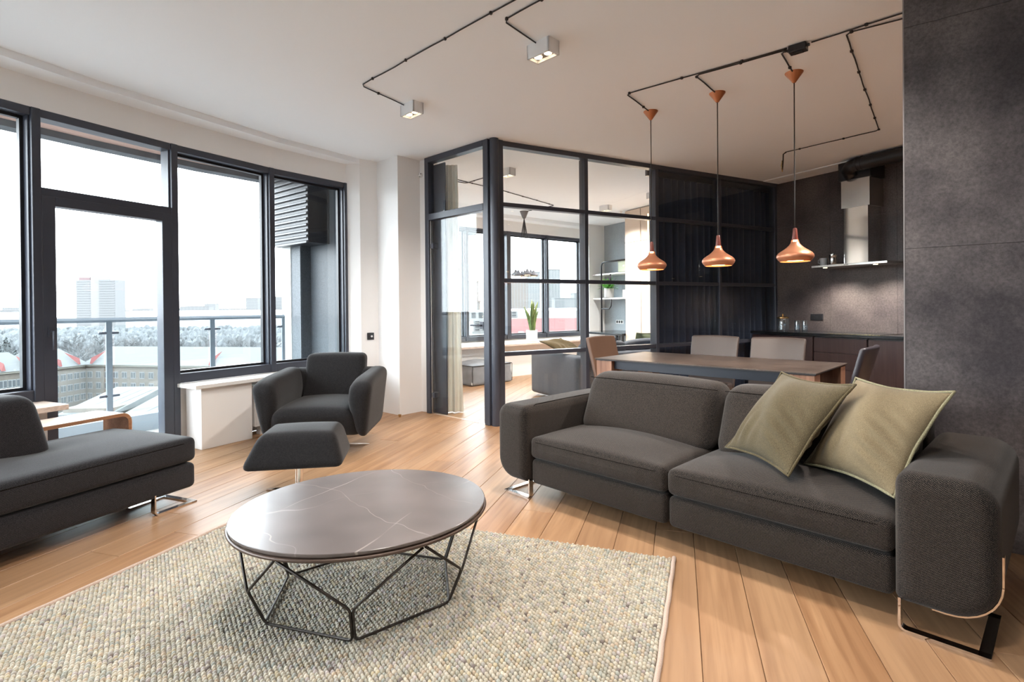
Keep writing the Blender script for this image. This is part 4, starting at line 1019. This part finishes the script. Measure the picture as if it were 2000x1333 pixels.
# ================================================================ FAR ROOM
fw = [(3.0, 9.02), (4.05, 9.25), (5.02, 9.42), (6.03, 9.60), (7.04, 9.77)]
for i in range(4): window(6+i, fw[i], fw[i+1], .62, 2.752)
wf = struct(band(fw, off(fw, .28), 2.752, H).obj('wall_far_window', M_wall))
MB().prism(off(fw, .03)+off(fw, .28)[::-1], 0, .62).obj('knee_wall', M_wall, wf)
for i, p in enumerate(fw):
    t = (Vector(fw[min(i+1, 4)])-Vector(fw[max(i-1, 0)])).normalized(); n = Vector((-t.y, t.x)); p = Vector(p); w = .05 if i == 2 else .03
    q = [p-t*w-n*.012, p+t*w-n*.012, p+t*w+n*.14, p-t*w+n*.14]; MB().prism([(a_.x, a_.y) for a_ in q], .62, 2.752).obj('mullion', M_frame, wf)
struct(band(off(fw, -.25), off(fw, .02), 2.96, H).obj('trim_far_soffit', M_ceil))
lg = MB().prism([(2.9, 8.05), (4.9, 8.45), (6.52, 8.82), (6.52, 9.62), (5.0, 9.38), (3.0, 9.0)], .565, .60).obj('wooden_ledge', M_sillwood, bev=.003)
tag(lg, 'long pale oak window ledge in the room behind the glass', 'window ledge')
struct(MB().prism([(2.95, 8.2), (4.9, 8.62), (6.45, 8.97), (6.45, 9.56), (5.0, 9.35), (3.0, 8.95)], 0, .565).obj('trim_ledge_box', M_wall))
# wardrobe
wd_ = thing('wardrobe', 'pale oak floor-to-ceiling wardrobe with a glowing strip in the far room', 'wardrobe', (6.65, 7.0, 0))
MB().box(.02, .84, -1.2, .86, 0, 3.02).obj('body', M_ward, wd_)
for y0, y1 in ((.44, .86), (-.02, .43), (-1.2, -.035)):
    for z0, z1 in ((.06, 2.42), (2.43, 3.01)): MB().box(0, .02, y0+.003, y1-.003, z0, z1).obj('door', M_ward, wd_, bev=.002)
MB().box(-.006, .0, .225, .245, .9, 2.88).obj('led_strip', M_led, wd_)
# shelves on the grey wall
for z, lb in ((1.93, 'upper white wall shelf in the far room alcove'), (1.415, 'lower white wall shelf in the far room alcove')):
    t = thing('wall_shelf', lb, 'shelf', (7.3, 8.65, z), 0, 'white shelves in the alcove'); MB().box(-.17, .2, -.78, .85, -.015, .015).obj('board', M_shelfw, t, bev=.002)
fp = thing('pipe_frame', 'black bent steel pipe frame holding the alcove shelves', 'shelf frame', (7.08, 9.13, .74))
MB().tube([(0, 0, 0), (0, 0, 1.36), (0, -.03, 1.42), (0, -.1, 1.44), (0, -.75, 1.44)], .017, 10).obj('long_pipe', M_black, fp, True)
MB().tube([(.0, 0, .46), (0, -.25, .46), (0, -.31, .52), (0, -.32, .66)], .015, 10).obj('hook_pipe', M_black, fp, True)
MB().tube([(.0, -.3, 1.02), (0, -.3, 1.18)], .015, 10).obj('stub_pipe', M_black, fp, True)
bxs = thing('storage_box', 'pale green lidded box on the upper alcove shelf', 'box', (7.25, 8.42, 1.946))
MB().box(-.15, .15, -.19, .19, 0, .20).obj('body', mat('sage_card', (.40, .43, .33), .8), bxs, bev=.004); MB().box(-.155, .155, -.195, .195, .2, .25).obj('lid', mat('sage_lid', (.36, .39, .30), .8), bxs, bev=.004)
MB().box(-.16, -.15, -.03, .03, .10, .13).obj('label_holder', M_brass, bxs)
bx2 = MB().box(7.12, 7.4, 8.10, 8.50, 1.431, 1.585).obj('cardboard_box', mat('tan_card', (.55, .43, .36), .85), bev=.004); tag(bx2, 'low tan box on the lower alcove shelf', 'box')
dk = thing('desk', 'black topped desk in the alcove of the far room', 'desk', (7.0, 8.2, 0))
MB().box(-.42, .49, -.325, .98, .70, .74).obj('top', M_count, dk, bev=.003)
for x in (-.38, .45):
    for y in (-.28, .9): MB().box(x-.02, x+.02, y-.02, y+.02, 0, .7).obj('leg', M_black, dk)
s3 = thing('socket_plate', 'black triple wall socket above the far desk', 'socket', (7.5, 9.05, .92))
MB().box(-.01, 0, -.12, .12, -.04, .04).obj('plate', M_white, s3, bev=.003)
for y in (-.075, 0, .075): MB().box(-.013, -.01, y-.027, y+.027, -.027, .027).obj('socket', M_black, s3)
# plants
def leafy(name, label, loc, pot_r, pot_h, kind):
    t = thing(name, label, 'plant', loc)
    MB().lathe([(pot_r*.92, 0), (pot_r, .01), (pot_r*1.02, pot_h), (pot_r*.9, pot_h), (pot_r*.86, pot_h-.03)], 28).obj('pot', M_pot if kind == 'snake' else mat('grey_pot', (.42, .42, .42), .8), t, 'auto')
    rd = random.Random(3)
    if kind == 'snake':
        for i in range(13):
            a_ = rd.uniform(0, 6.28); r0 = rd.uniform(0, pot_r*.5); h = rd.uniform(.28, .62); ln = rd.uniform(.04, .2); tw = rd.uniform(0, 3.14)
            rg = []; mg = []
            for q, wv in ((0, .022), (.3, .034), (.6, .032), (.85, .018), (1, .002)):
                c = Vector((math.cos(a_)*(r0+ln*q*q), math.sin(a_)*(r0+ln*q*q), pot_h-.03+h*q)); d = Vector((math.cos(a_+tw+q*.7), math.sin(a_+tw+q*.7), 0)); n_ = Vector((-d.y, d.x, 0))*.004
                rg.append([c-d*wv, c-n_, c+d*wv, c+n_])
                mg.append((c, d, wv))
            MB().loft(rg).obj('leaf', M_snake, t, True)
            ed = MB().tube([tuple(c+d*wv) for c, d, wv in mg], .0035, 5).obj('leaf_margin', M_snakeedge, t.children[-1], True)
    else:
        for i in range(70):
            a_ = rd.uniform(0, 6.28); el = rd.uniform(.15, 1.5); L_ = rd.uniform(.18, .34); d = Vector((math.cos(a_)*math.cos(el), math.sin(a_)*math.cos(el), math.sin(el))); p = Vector((-math.sin(a_), math.cos(a_), 0)); rg = []
            for q, wv in ((0, .004), (.4, .022), (.75, .018), (1, .001)):
                c = Vector((0, 0, pot_h-.02))+d*L_*q+Vector((0, 0, -.06*q*q)); u_ = d.cross(p)*.002; rg.append([c-p*wv, c-u_, c+p*wv, c+u_])
            MB().loft(rg).obj('leaf', M_green, t, True)
    return t
leafy('potted_snake_plant', 'snake plant in a white pot on the far room window ledge', (5.16, 8.78, .601), .105, .215, 'snake')
leafy('potted_fern', 'bushy bright green plant in a grey pot on the lower alcove shelf', (7.16, 8.98, 1.431), .10, .20, 'fern')
# pouf
pf = thing('pouf', 'grey canvas floor pouf in the far room beside the ledge', 'pouf', (3.80, 8.32, 0), math.radians(15))
def pdef(x, y, z, p): return (p.x*(1-.02*z)+.006*math.sin(p.z*40+p.y*9), p.y*(1-.02*z), p.z+.05*(1-x*x)*(1-y*y)*max(0, z))
soft((0, 0, .165), (.43, .42, .16), .035, pdef, 10, 3).obj('cover', M_pouf, pf, True)
q = [(.425*a_, .415*b_, .315) for a_, b_ in ((-1, -1), (1, -1), (1, 1), (-1, 1))]
MB().tube([mixp(q[i], q[(i+1) % 4], t_/6) for i in range(4) for t_ in range(6)], .006, 6, True).obj('piping', M_rubber, pf, True)
for a_, b_ in ((-1, -1), (1, -1)): MB().tube([(.428*a_, .418*b_, .02), (.43*a_, .42*b_, .31)], .005, 6).obj('piping', M_rubber, pf, True)
MB().box(-.44, -.43, -.42, -.40, .02, .06).obj('care_tag', M_white, pf)
# grey sofa
gs = thing('sofa', 'grey cloth sofa behind the glass partition with its side to the door', 'sofa', (3.9, 5.56, 0))
soft((.11, .55, .33), (.12, .56, .29), .05, None, 6, 3).obj('armrest', M_grey, gs, True); soft((2.6, .55, .33), (.12, .56, .29), .05, None, 6, 3).obj('armrest', M_grey, gs, True)
soft((1.35, .13, .34), (1.15, .12, .31), .05, None, 6, 3).obj('back_frame', M_grey, gs, True)
soft((1.35, .60, .24), (1.12, .48, .17), .05, None, 6, 3).obj('base', M_grey, gs, True)
for i in range(3): soft((.60+i*.75, .32, .58), (.37, .10, .19), .08, lambda x, y, z, p: (p.x, p.y-.05*(z+1), p.z+.03*(1-x*x)*max(0, z)), 8, 3).obj('back_cushion', M_grey, gs, True)
for i in range(3): soft((.60+i*.75, .68, .44), (.37, .42, .06), .04, puff(0, 0, .03, 0), 8, 3).obj('seat_cushion', M_grey, gs, True)
pillow('cushion', 'mustard cushion lying on the grey sofa arm end', (3.86, 5.80, .66), (.93, .30, .03), (-.25, .85, .30), .46, .42, .06, fabric('mustard_linen', (.10, .07, .03), (.30, .22, .12), .005), M_pipe1, 'cushions on the grey sofa')
pillow('cushion', 'dark grey cushion standing on the grey sofa beside the mustard one', (4.2, 5.95, .53), (.85, -.35, .0), (.1, -.35, .9), .45, .32, .08, M_grey, M_grey, 'cushions on the grey sofa')
pillow('cushion', 'sage green cushion at the curtain end of the grey sofa', (5.15, 6.0, .55), (.95, .1, .0), (.1, -.3, .9), .45, .34, .08, M_gpil, M_gpil, 'cushions on the grey sofa')
# cluster lamp
cl = thing('cluster_lamp', 'cluster of small grey pendant shades hanging in the far room', 'pendant lamp', (4.97, 8.70, H))
MB().lathe([(.02, -.14), (.035, -.12), (.075, -.02), (.08, 0)], 28).obj('canopy', mat('grey_canopy', (.16, .15, .15), .5), cl, 'auto')
M_cl = mat('concrete_shade', (.20, .20, .22), .7); cs = [(0, 0)]+[(.17*math.cos(k*PI/3+.3), .17*math.sin(k*PI/3+.3)) for k in range(6)]
for k, (x, y) in enumerate(cs):
    zb = 1.815-H+(.02 if k % 2 else 0)
    s_ = MB().lathe([(.062, 0), (.082, .01), (.088, .028), (.075, .045), (.045, .062), (.028, .08), (.02, .105), (.008, .115)], 24, (x, y, zb), capb=False).obj('shade', M_cl, cl, True)
    MB().tube([(0, 0, -.13), (x, y, zb+.11)], .006, 5).obj('cord', M_cable, s_)
    MB().lathe([(.064, .004), (.064, .012)], 20, (x, y, zb)).obj('diffuser', M_bulbp, s_)
cable('ceiling_cable', [(2.9, 6.93), (3.765, 7.265), (5.15, 7.95), (4.99, 8.66)], 'thin cable crossing the far room ceiling to the cluster lamp', .006)
cable('ceiling_cable', [(2.6, 7.0), (3.1, 7.066), (3.25, 6.30)], 'thin cable bending to the far room spotlight', .006)
s5 = thing('motion_sensor', 'small white and black sensor on the far room ceiling by the wardrobe', 'sensor', (6.6, 7.93, H-.002))
s_ = MB().lathe([(.045, 0), (.045, -.012), (.03, -.035), (.012, -.042)], 20).obj('dome', M_white, s5, 'auto'); MB().lathe([(.014, -.03), (.012, -.044)], 12, (.012, .01, 0)).obj('lens', M_black, s5)

# ================================================================ BALCONY
bl = off(Wl, 1.45)[2:]; bo = off(Wl, .14)[2:]
bal = MB().prism(bo+bl[::-1], -.25, -.06).obj('balcony_floor', M_concf); tag(bal, 'pale concrete balcony floor outside the windows', 'balcony')
kerb = MB().prism(off(Wl, 1.33)[2:]+off(Wl, 1.48)[2:][::-1], -.25, .12).obj('balcony_kerb', mat('kerb_coping', (.22, .25, .28), .7)); tag(kerb, 'low grey coping along the balcony edge', 'kerb')
rl = thing('balcony_railing', 'steel balcony railing with glass panels outside the windows', 'railing', (0, 0, 0))
M_railp = mat('railing_paint', (.10, .125, .15), .5)
rp2 = off(Wl, 1.40)[2:]
MB().tube([(x, y, 1.155) for x, y in rp2], .024, 4).obj('handrail', M_railp, rl)
segs = [Vector(rp2[i+1])-Vector(rp2[i]) for i in range(len(rp2)-1)]; tot = sum(s_.length for s_ in segs)
def along(s):
    for i, v in enumerate(segs):
        if s <= v.length or i == len(segs)-1: return Vector(rp2[i])+v.normalized()*s, v.normalized()
        s -= v.length
stations = [.15, 1.24, 2.33, 3.42, tot-.03]
for k, s in enumerate(stations):
    p, d = along(s); n = Vector((-d.y, d.x)); w = .027
    MB().prism([tuple(p+d*a_*w+n*b_*.012) for a_, b_ in ((-1, -1), (1, -1), (1, 1), (-1, 1))], -.05, 1.15).obj('post', M_railp, rl)
    for z in (1.02, .36):
        cl_ = MB()
        for sg in (-1, 1):
            if k == 4 and sg == 1: continue
            c = p+d*sg*.055; cl_.tube([(c.x-d.x*.035, c.y-d.y*.035, z), (c.x+d.x*.035, c.y+d.y*.035, z)], .014, 8)
        cl_.obj('clamp', M_frame, rl, True)
    if k < 4:
        p2, _ = along(stations[k+1]-.05); p1, _ = along(s+.05); dd = (p2-p1).normalized(); nn = Vector((-dd.y, dd.x))*.005
        MB().prism([tuple(p1-nn), tuple(p2-nn), tuple(p2+nn), tuple(p1+nn)], .12, 1.10).obj('glass_panel', M_rail, rl)
# slab above
sl = thing('balcony_soffit', 'grey concrete slab of the balcony above with an orange panel strip', 'balcony')
MB().prism(off(Wl, .28)[2:]+off(Wl, .85)[2:][::-1], 3.02, 3.2).obj('slab', M_conc, sl)
MB().prism(off(Wl, .85)[2:]+off(Wl, 1.0)[2:][::-1], 2.96, 3.2).obj('beam', M_conc, sl)
MB().prism(off(Wl, 1.0)[2:]+off(Wl, 1.45)[2:][::-1], 3.02, 3.2).obj('panel_strip', M_pinkpanel, sl)
MB().prism(off(Wl, 1.45)[2:]+off(Wl, 1.62)[2:][::-1], 2.955, 3.2).obj('edge_beam', M_conc, sl)
# granite pier and the louvred unit at the balcony end
e0 = Vector(Wl[6]); ed_ = (Vector(Wl[6])-Vector(Wl[5])).normalized(); en = Vector((-ed_.y, ed_.x))
def ep(s, t): p = e0+ed_*s+en*t; return (p.x, p.y)
pier = thing('granite_pier', 'grey speckled granite clad pier at the end of the balcony', 'pier')
MB().prism([ep(.006, 1.0), ep(1.2, 1.0), ep(1.2, 1.5), ep(.006, 1.5)], -1, 3.2).obj('cladding', M_granite, pier)
MB().prism([ep(-.01, 1.004), ep(.005, 1.004), ep(.005, 1.22), ep(-.01, 1.22)], -1, 3.2).obj('side_slab', mat('pale_granite', (.07, .078, .088), .6, noise=(60, .3, 3)), pier)
MB().prism([ep(-.02, 1.225), ep(.004, 1.225), ep(.004, 1.45), ep(-.02, 1.45)], -1, 3.2).obj('corner_slab', mat('white_render', (.62, .62, .60), .8), pier)
MB().prism([ep(.135, .15), ep(.2, .15), ep(.2, .995), ep(.135, .995)], -1, 3.2).obj('return_slab', M_granite, pier)
lv = thing('louvred_unit', 'dark louvred casing of an air unit above the balcony end', 'air unit')
s0, s1, t0, t1 = -.20, .13, .55, 1.42
MB().prism([ep(s0+.03, t0), ep(s1, t0), ep(s1, t1), ep(s0+.03, t1)], 2.08, 3.0).obj('casing', M_black, lv)
for k in range(13):
    z = 2.09+k*.071; q = MB(); A, B = ep(s0+.0, t0-.01), ep(s0+.0, t1); A2, B2 = ep(s0+.035, t0-.01), ep(s0+.035, t1)
    q.add([(*A, z), (*B, z), (*B2, z+.018), (*A2, z+.018), (*A, z-.022), (*B, z-.022), (*B2, z-.004), (*A2, z-.004)], [(0, 1, 2, 3), (7, 6, 5, 4), (0, 4, 5, 1), (1, 5, 6, 2), (2, 6, 7, 3), (3, 7, 4, 0)])
    q.obj('slat', mat('slat_metal', (.11, .11, .115), .5, .2) if k == 0 else bpy.data.materials['slat_metal'], lv)

# ================================================================ CITY
GZ = -30
def dirpx(x): v = F0+R0*((x-1000)/1055); return Vector((v.x, v.y))
def at_(x, d): v = dirpx(x)*d; return v.x, v.y
gr = MB().box(-2500, 3500, -300, 3500, GZ-.5, GZ).obj('snowy_ground', mat('dark_snow', (.075, .075, .076), .9, noise=(.02, .25, 5))); gr['kind'] = 'structure'  # snow tone kept well below white so it does not clip
CW = lambda n, c, **k: mat(n, tuple(x*.235 for x in c), .8, **k)
M_pale = CW('pale_tower_wall', (.44, .445, .45)); M_paleb = CW('pale_blue_glass', (.38, .385, .39)); M_far = CW('far_block_wall', (.42, .42, .42))  # pale concrete tones that also stand in for distance haze
M_brick = CW('buff_brick', (.27, .215, .17), noise=(.8, .2, 5)); M_snow = CW('roof_snow', (.25, .245, .24)); M_rroof = CW('red_metal_roof', (.50, .13, .12))
M_win = mat('dark_window_glass', (.045, .047, .05), .6, spec=.05); M_wf = CW('white_window_frame', (.42, .42, .42)); M_groof = CW('grey_slate_roof', (.22, .225, .225), noise=(.4, .3, 4))
M_tbr = CW('tower_brick', (.42, .34, .30)); M_tw = CW('tower_white', (.50, .49, .48)); M_tree = CW('bare_branches', (.26, .25, .25)); M_pine = CW('dark_conifer', (.19, .21, .21))
def frame_at(px, d, yaw=0):
    x, y = at_(px, d); return (x, y, 0), AX-PI/2+yaw
def block(name, label, px, d, w, dp, z1, m, yaw=0, rows=0, cols=0, z0=GZ, wm=None, cat='building', wz=None, ww=.55):
    loc, rot = frame_at(px, d, yaw); t = thing(name, label, cat, (loc[0], loc[1], z0), rot)
    MB().box(-w/2, w/2, 0, dp, 0, z1-z0).obj('wall', m, t)
    if rows:
        mb = MB(); top = z1-z0; bot = wz if wz is not None else 0; hh = (top-bot)/rows; cw = w/cols
        for r in range(rows):
            for c in range(cols):
                x = -w/2+cw*(c+.5); z = bot+hh*(r+.5); mb.box(x-cw*ww/2, x+cw*ww/2, -.15, .1, z-hh*.28, z+hh*.28)
        o = mb.obj('window_grid', wm or M_paleb, t); o['kind'] = 'stuff'
    MB().box(-w/2-.4, w/2+.4, -.4, dp+.4, z1-z0, z1-z0+.8).obj('roof_edge', m, t)
    return t
# twin office tower
loc, rot = frame_at(189, 900); t = thing('office_tower', 'pale twin slab office tower on the horizon through the balcony door', 'building', (loc[0], loc[1], GZ), rot)
MB().box(-34, -8, 0, 20, 0, 83).obj('slab_wing', M_pale, t); MB().box(7, 34, -4, 20, 0, 83).obj('slab_wing', M_paleb, t); MB().box(-8, 7, -2, 22, 0, 90).obj('core', M_tw, t)
mb = MB()
for z in range(4, 82, 4): mb.box(-33, -9, -.4, 0, z, z+1.6); mb.box(8, 33, -4.4, -4, z, z+1.6)
o = mb.obj('window_bands', M_paleb, t); o['kind'] = 'stuff'; MB().box(-31, -12, 2, 18, 83, 88).obj('roof_sign', CW('pink_sign', (.42, .28, .29)), t)
rd = random.Random(11)
for k, (px, d, w, z1) in enumerate([(25, 1500, 60, 12), (60, 1700, 40, 8), (12, 1100, 30, 4), (275, 1600, 50, 6), (380, 1300, 70, 10), (410, 1500, 30, 18), (492, 1200, 26, 27), (543, 1250, 18, 30), (560, 1400, 20, 12), (245, 1400, 40, 2), (455, 1700, 90, 4), (330, 1900, 80, 8)]):
    block('distant_block', 'pale distant block on the horizon, number by position seen past the balcony', px, d, w, 20, z1, M_far, 0, 4, 8, 0)
names = ['pale far block at the left frame edge above the railing', 'low far block left of the twin tower', 'small far block at the extreme left of the horizon', 'low far block just right of the twin tower, behind the door frame',
 'wide hazy block on the horizon in the wide window', 'hazy mid-rise behind the wide hazy block', 'slim pale block near the right mullion of the wide window', 'slim pale block beside the louvred unit', 'low block beside the granite pier',
 'low far roofline between tower and door frame', 'very wide low roofline under the slim pale block', 'wide far roofline behind the door post']
for o, nm in zip([o for o in C.objects if o.name.startswith('distant_block')], names): o['label'] = nm
# trees
def tree_mesh(name, seed, conifer=False):
    rd = random.Random(seed); mb = MB(); tr = MB()
    tr.tube([(0, 0, 0), (.2, .1, 4), (.1, 0, 9), (0, 0, 13)], [.45, .35, .22, .06], 6)
    if conifer:
        for i in range(260):
            z = rd.uniform(2, 15); r = (16-z)*.28; a_ = rd.uniform(0, 6.28); q = rd.uniform(.3, 1)*r; c = Vector((math.cos(a_)*q, math.sin(a_)*q, z)); s = rd.uniform(.4, .9)
            d = Vector((math.cos(a_), math.sin(a_), -.4)).normalized(); p = Vector((-math.sin(a_), math.cos(a_), 0)); mb.add([c-d*s-p*.1, c+p*s*.5, c+d*s, c-p*s*.5], [(0, 1, 2), (0, 2, 3)])
    else:
        def br(p, d, L_, r, lv):
            q = p+d*L_; n = d.cross(Vector((.3, .5, .8))).normalized(); k = d.cross(n)
            mb.add([p+n*r, p-n*.5*r+k*.87*r, p-n*.5*r-k*.87*r, q+n*r*.5, q-n*.25*r+k*.43*r, q-n*.25*r-k*.43*r], [(0, 1, 4, 3), (1, 2, 5, 4), (2, 0, 3, 5)])
            if lv:
                for _ in range(4 if lv > 1 else 5):
                    nd = (d+Vector((rd.uniform(-.8, .8), rd.uniform(-.8, .8), rd.uniform(-.15, .6)))).normalized(); br(p+d*L_*rd.uniform(.4, 1), nd, L_*rd.uniform(.5, .75), r*.6, lv-1)
        for i in range(9):
            a_ = i*2.4; br(Vector((0, 0, 4+i*.8)), Vector((math.cos(a_), math.sin(a_), rd.uniform(.3, .9))).normalized(), rd.uniform(3.2, 4.5), .14, 3)
    return tr, mb
protos = []
for k in range(4):
    tr, mb = tree_mesh('t', 20+k, k == 3); t = thing('conifer' if k == 3 else 'bare_tree', 'x', 'tree', (0, 0, GZ), 0, 'bare winter trees beyond the balcony' if k < 3 else 'dark conifers beyond the railing')
    tr.obj('trunk', M_tree, t); mb.obj('crown' if k == 3 else 'branches', M_pine if k == 3 else M_tree, t); protos.append(t)
rd = random.Random(4); used = set(); spots = []; taken = []
def put(px, d, sc, k):
    x, y = at_(px, d)
    if any((x-a)**2+(y-b)**2 < ((sc+c)*6.3)**2 for a, b, c in taken): return
    taken.append((x, y, sc)); spots.append((px, d, sc, k))
for px, d, sc in ((112, 122, .62), (178, 128, .6), (262, 120, .62), (292, 126, .55)): put(px, d, sc, rd.choice([0, 1, 2]))
for i in range(500):
    px = rd.uniform(-30, 590); d = rd.uniform(195, 325); put(px, d, rd.uniform(.85, 1.2), rd.choice([0, 1, 2]) if (px > 90 or rd.random() < .3) else 3)
    if len(spots) > 95: break
print('trees', len(spots))
order = sorted(range(len(spots)), key=lambda q: spots[q][0])
for i, (px, d, sc, k) in enumerate(spots):
    o = protos[k] if k not in used else copy_tree(protos[k]); used.add(k)
    zone = 'seen through the window left of the balcony door' if px < 55 else 'seen through the balcony door' if px < 312 else 'seen through the wide window right of the door' if px < 520 else 'seen beside the granite pier'
    x, y = at_(px, d); o.location = (x, y, GZ+.5); o.scale = (sc, sc, sc); o.rotation_euler = (0, 0, rd.uniform(0, 6))
    o['label'] = ('dark conifer in the hazy tree belt behind the balcony railing' if k == 3 else ('bare tree in the courtyard before the brick building' if d < 150 else 'bare winter tree in the hazy belt, '+zone))
    if k == 3: o['label'] = 'dark conifer in the hazy belt, '+zone
    o['group'] = 'conifers of the tree belt, '+zone if k == 3 else ('courtyard trees by the brick building' if d < 150 else 'bare trees of the hazy belt, '+zone)
def woodland():
    nx, ny = 150, 26; V = []; rr = np.random.RandomState(2)
    for j in range(ny):
        d = 345+j*10
        for i in range(nx):
            px = -60+i*4.6; x, y = at_(px, d); V.append((x, y, GZ+(0 if j in (0,) else 8.5+rr.uniform(-1.8, 2.6)+1.5*math.sin(px*.05+j)+max(0, j-12)*.28)))
    Fc = [(j*nx+i, j*nx+i+1, (j+1)*nx+i+1, (j+1)*nx+i) for j in range(ny-1) for i in range(nx-1)]
    o = MB().add(V, Fc).obj('woodland', mat('woodland_canopy', (.036, .036, .038), .95, noise=(.12, .35, 6))); o['kind'] = 'stuff'; tag(o, 'hazy grey mass of woodland behind the snowy roofs', 'woodland')
woodland()
# brick apartment building, two wings
def wing(name, label, A, B, dp, z0, zE, zR, nwin, rows=3, roofm=M_snow, red=()):
    A, B = Vector(A), Vector(B); d = (B-A).normalized(); L_ = (B-A).length; t = thing(name, label, 'building', (A.x, A.y, z0), math.atan2(d.y, d.x)); h = zE-z0
    MB().box(0, L_, 0, dp, 0, h).obj('wall', M_brick, t); MB().box(-.6, L_+.6, -.7, dp+.7, h, h+.5).obj('cornice', CW('cream_cornice', (.36, .32, .26)), t)
    MB().add([(-.7, -.9, h+.5), (L_+.7, -.9, h+.5), (L_+.7, dp+.9, h+.5), (-.7, dp+.9, h+.5), (2, dp/2, h+.5+zR), (L_-2, dp/2, h+.5+zR)], [(0, 1, 5, 4), (1, 2, 5), (2, 3, 4, 5), (3, 0, 4), (0, 3, 2, 1)]).obj('roof', roofm, t)
    for r in range(rows):
        for c in range(nwin):
            x = L_*(c+.5)/nwin; z = h-2.6-r*3.3
            f = MB().box(x-.85, x+.85, -.12, .05, z-1.0, z+1.0).obj('window', M_wf, t)
            for sx in (-.42, .42): MB().box(x+sx-.31, x+sx+.31, -.16, -.1, z-.80, z+.80).obj('pane', M_win, f)
    for x, s in red and [(a_, b_*.32) for a_, b_ in red]: MB().add([(x-s, -1, h+.8), (x+s, -1, h+.8), (x, dp*.3, h+zR*.9), (x+s*.3, -.9, h+2.6)], [(0, 1, 2), (0, 1, 3), (1, 2, 3), (0, 2, 3)]).obj('dormer', M_rroof, t)
    return t
kx, ky = at_(166, 165)
wing('brick_building', 'buff brick apartment house with snowy roof, right wing behind the railing post', (kx, ky), at_(640, 150), 14, GZ, -15.5, 5, 26, 3, M_snow, ((3, 1.2), (44, 1.5)))
wing('brick_building', 'buff brick apartment house, left wing with red gutters', at_(72, 150), (kx, ky), 14, GZ, -15.5, 5, 7, 3, M_snow, ((6, 1.2), (12, 1.0)))
wing('brick_building', 'buff brick house with red dormers at the left frame edge', at_(-60, 128), at_(62, 140), 12, GZ, -14.2, 4.5, 7, 2, M_snow, ((6, 1.4), (11, 1.4), (15, 1.1)))
for nm, px0, px1, d, z, lb in (('low_shed', 120, 215, 104, -17.5, 'grey shed roof with snow streaks below the brick building'), ('low_shed', 216, 330, 98, -18, 'second grey shed roof with snow streaks beside the door post')):
    A, B = Vector(at_(px0, d)), Vector(at_(px1, d)); dd = (B-A).normalized(); L_ = (B-A).length; t = thing(nm, lb, 'shed', (A.x, A.y, GZ), math.atan2(dd.y, dd.x)); h = z-GZ
    MB().box(0, L_, 0, 14, 0, h).obj('wall', M_brick, t); MB().add([(-.5, -1, h-1), (L_+.5, -1, h-1), (L_+.5, 15, h+2), (-.5, 15, h+2), (-.5, -1, h-1.4), (L_+.5, -1, h-1.4), (L_+.5, 15, h), (-.5, 15, h)], [(0, 1, 2, 3), (7, 6, 5, 4), (0, 4, 5, 1), (1, 5, 6, 2), (2, 6, 7, 3), (3, 7, 4, 0)]).obj('roof', M_groof, t)
    for k in range(3): x = L_*(.2+.25*k); MB().add([(x, -.9, h-.93), (x+.4, -.9, h-.93), (x+2.4, 14, h+1.88), (x+2.0, 14, h+1.88)], [(0, 1, 2, 3)]).obj('snow_streak', M_snow, t)
# seen through the far room
loc, rot = frame_at(1085, 95, .15); t = thing('red_roofed_building', 'long building with bright red mansard roof through the far window', 'building', (loc[0], loc[1], GZ), rot)
MB().box(-10, 30, 0, 14, 0, 24).obj('wall', M_tw, t)
MB().add([(-10.5, -.5, 24), (31, -.5, 24), (31, 15, 24), (-10.5, 15, 24), (-7, 4.5, 29.2), (30, 4.5, 29.2), (30, 10, 29.2), (-7, 10, 29.2)], [(0, 1, 5, 4), (1, 2, 6, 5), (2, 3, 7, 6), (3, 0, 4, 7), (4, 5, 6, 7), (0, 3, 2, 1)]).obj('roof', M_rroof, t)
for k in range(8): x = -6+k*4.4; MB().add([(x-.5, .55, 26.0), (x+.5, .55, 26.0), (x+.5, 1.35, 26.9), (x-.5, 1.35, 26.9), (x-.5, .2, 26.1), (x+.5, .2, 26.1), (x+.5, 1.0, 27.0), (x-.5, 1.0, 27.0)], [(0, 1, 2, 3), (7, 6, 5, 4), (0, 4, 5, 1), (1, 5, 6, 2), (2, 6, 7, 3), (3, 7, 4, 0)]).obj('roof_window', M_wf, t)
block('apartment_tower', 'brick and white apartment tower behind the snake plant', 1008, 420, 19, 16, 23, M_tbr, .2, 18, 8, 0, wm=M_tw)
block('apartment_tower', 'pale slim tower left of the far window mullion', 1042, 600, 15, 14, 40, M_tw, .1, 20, 5, 0)
block('apartment_tower', 'pale tall tower right of the far window mullion', 1083, 620, 14, 14, 44, M_tw, .1, 22, 4, 0)
block('apartment_block', 'pale stepped apartment block on the horizon of the far window', 1115, 500, 30, 16, 9, M_far, .1, 12, 10, 0)
block('apartment_block', 'hazy wide apartment block at the far window right edge', 1165, 520, 44, 16, 14, M_far, .1, 12, 10, 0)
t = block('domed_tower', 'white and brick tower with a green dome seen through the glass door', 914, 330, 13, 15, 17, M_tbr, .15, 16, 5, 0, wm=M_tw)
MB().lathe([(6.5, 47), (6.2, 50), (4.6, 54), (2.2, 57.5), (.6, 59), (.2, 64)], 16, (0, 7, 0)).obj('dome', CW('green_glass_dome', (.25, .30, .28)), t, 'auto')
block('white_building', 'white low apartment building through the lower glass door', 925, 150, 14, 12, -2.5, M_tw, .1, 9, 7, 0, wm=M_win)
block('brick_block', 'orange brick block behind the cream curtain', 885, 260, 26, 14, 4, M_tbr, .1, 10, 9, 0, wm=M_tw)
block('white_building', 'white building behind the left window of the far room', 968, 170, 14, 12, -7, M_tw, .1, 8, 6, 0, wm=M_win)
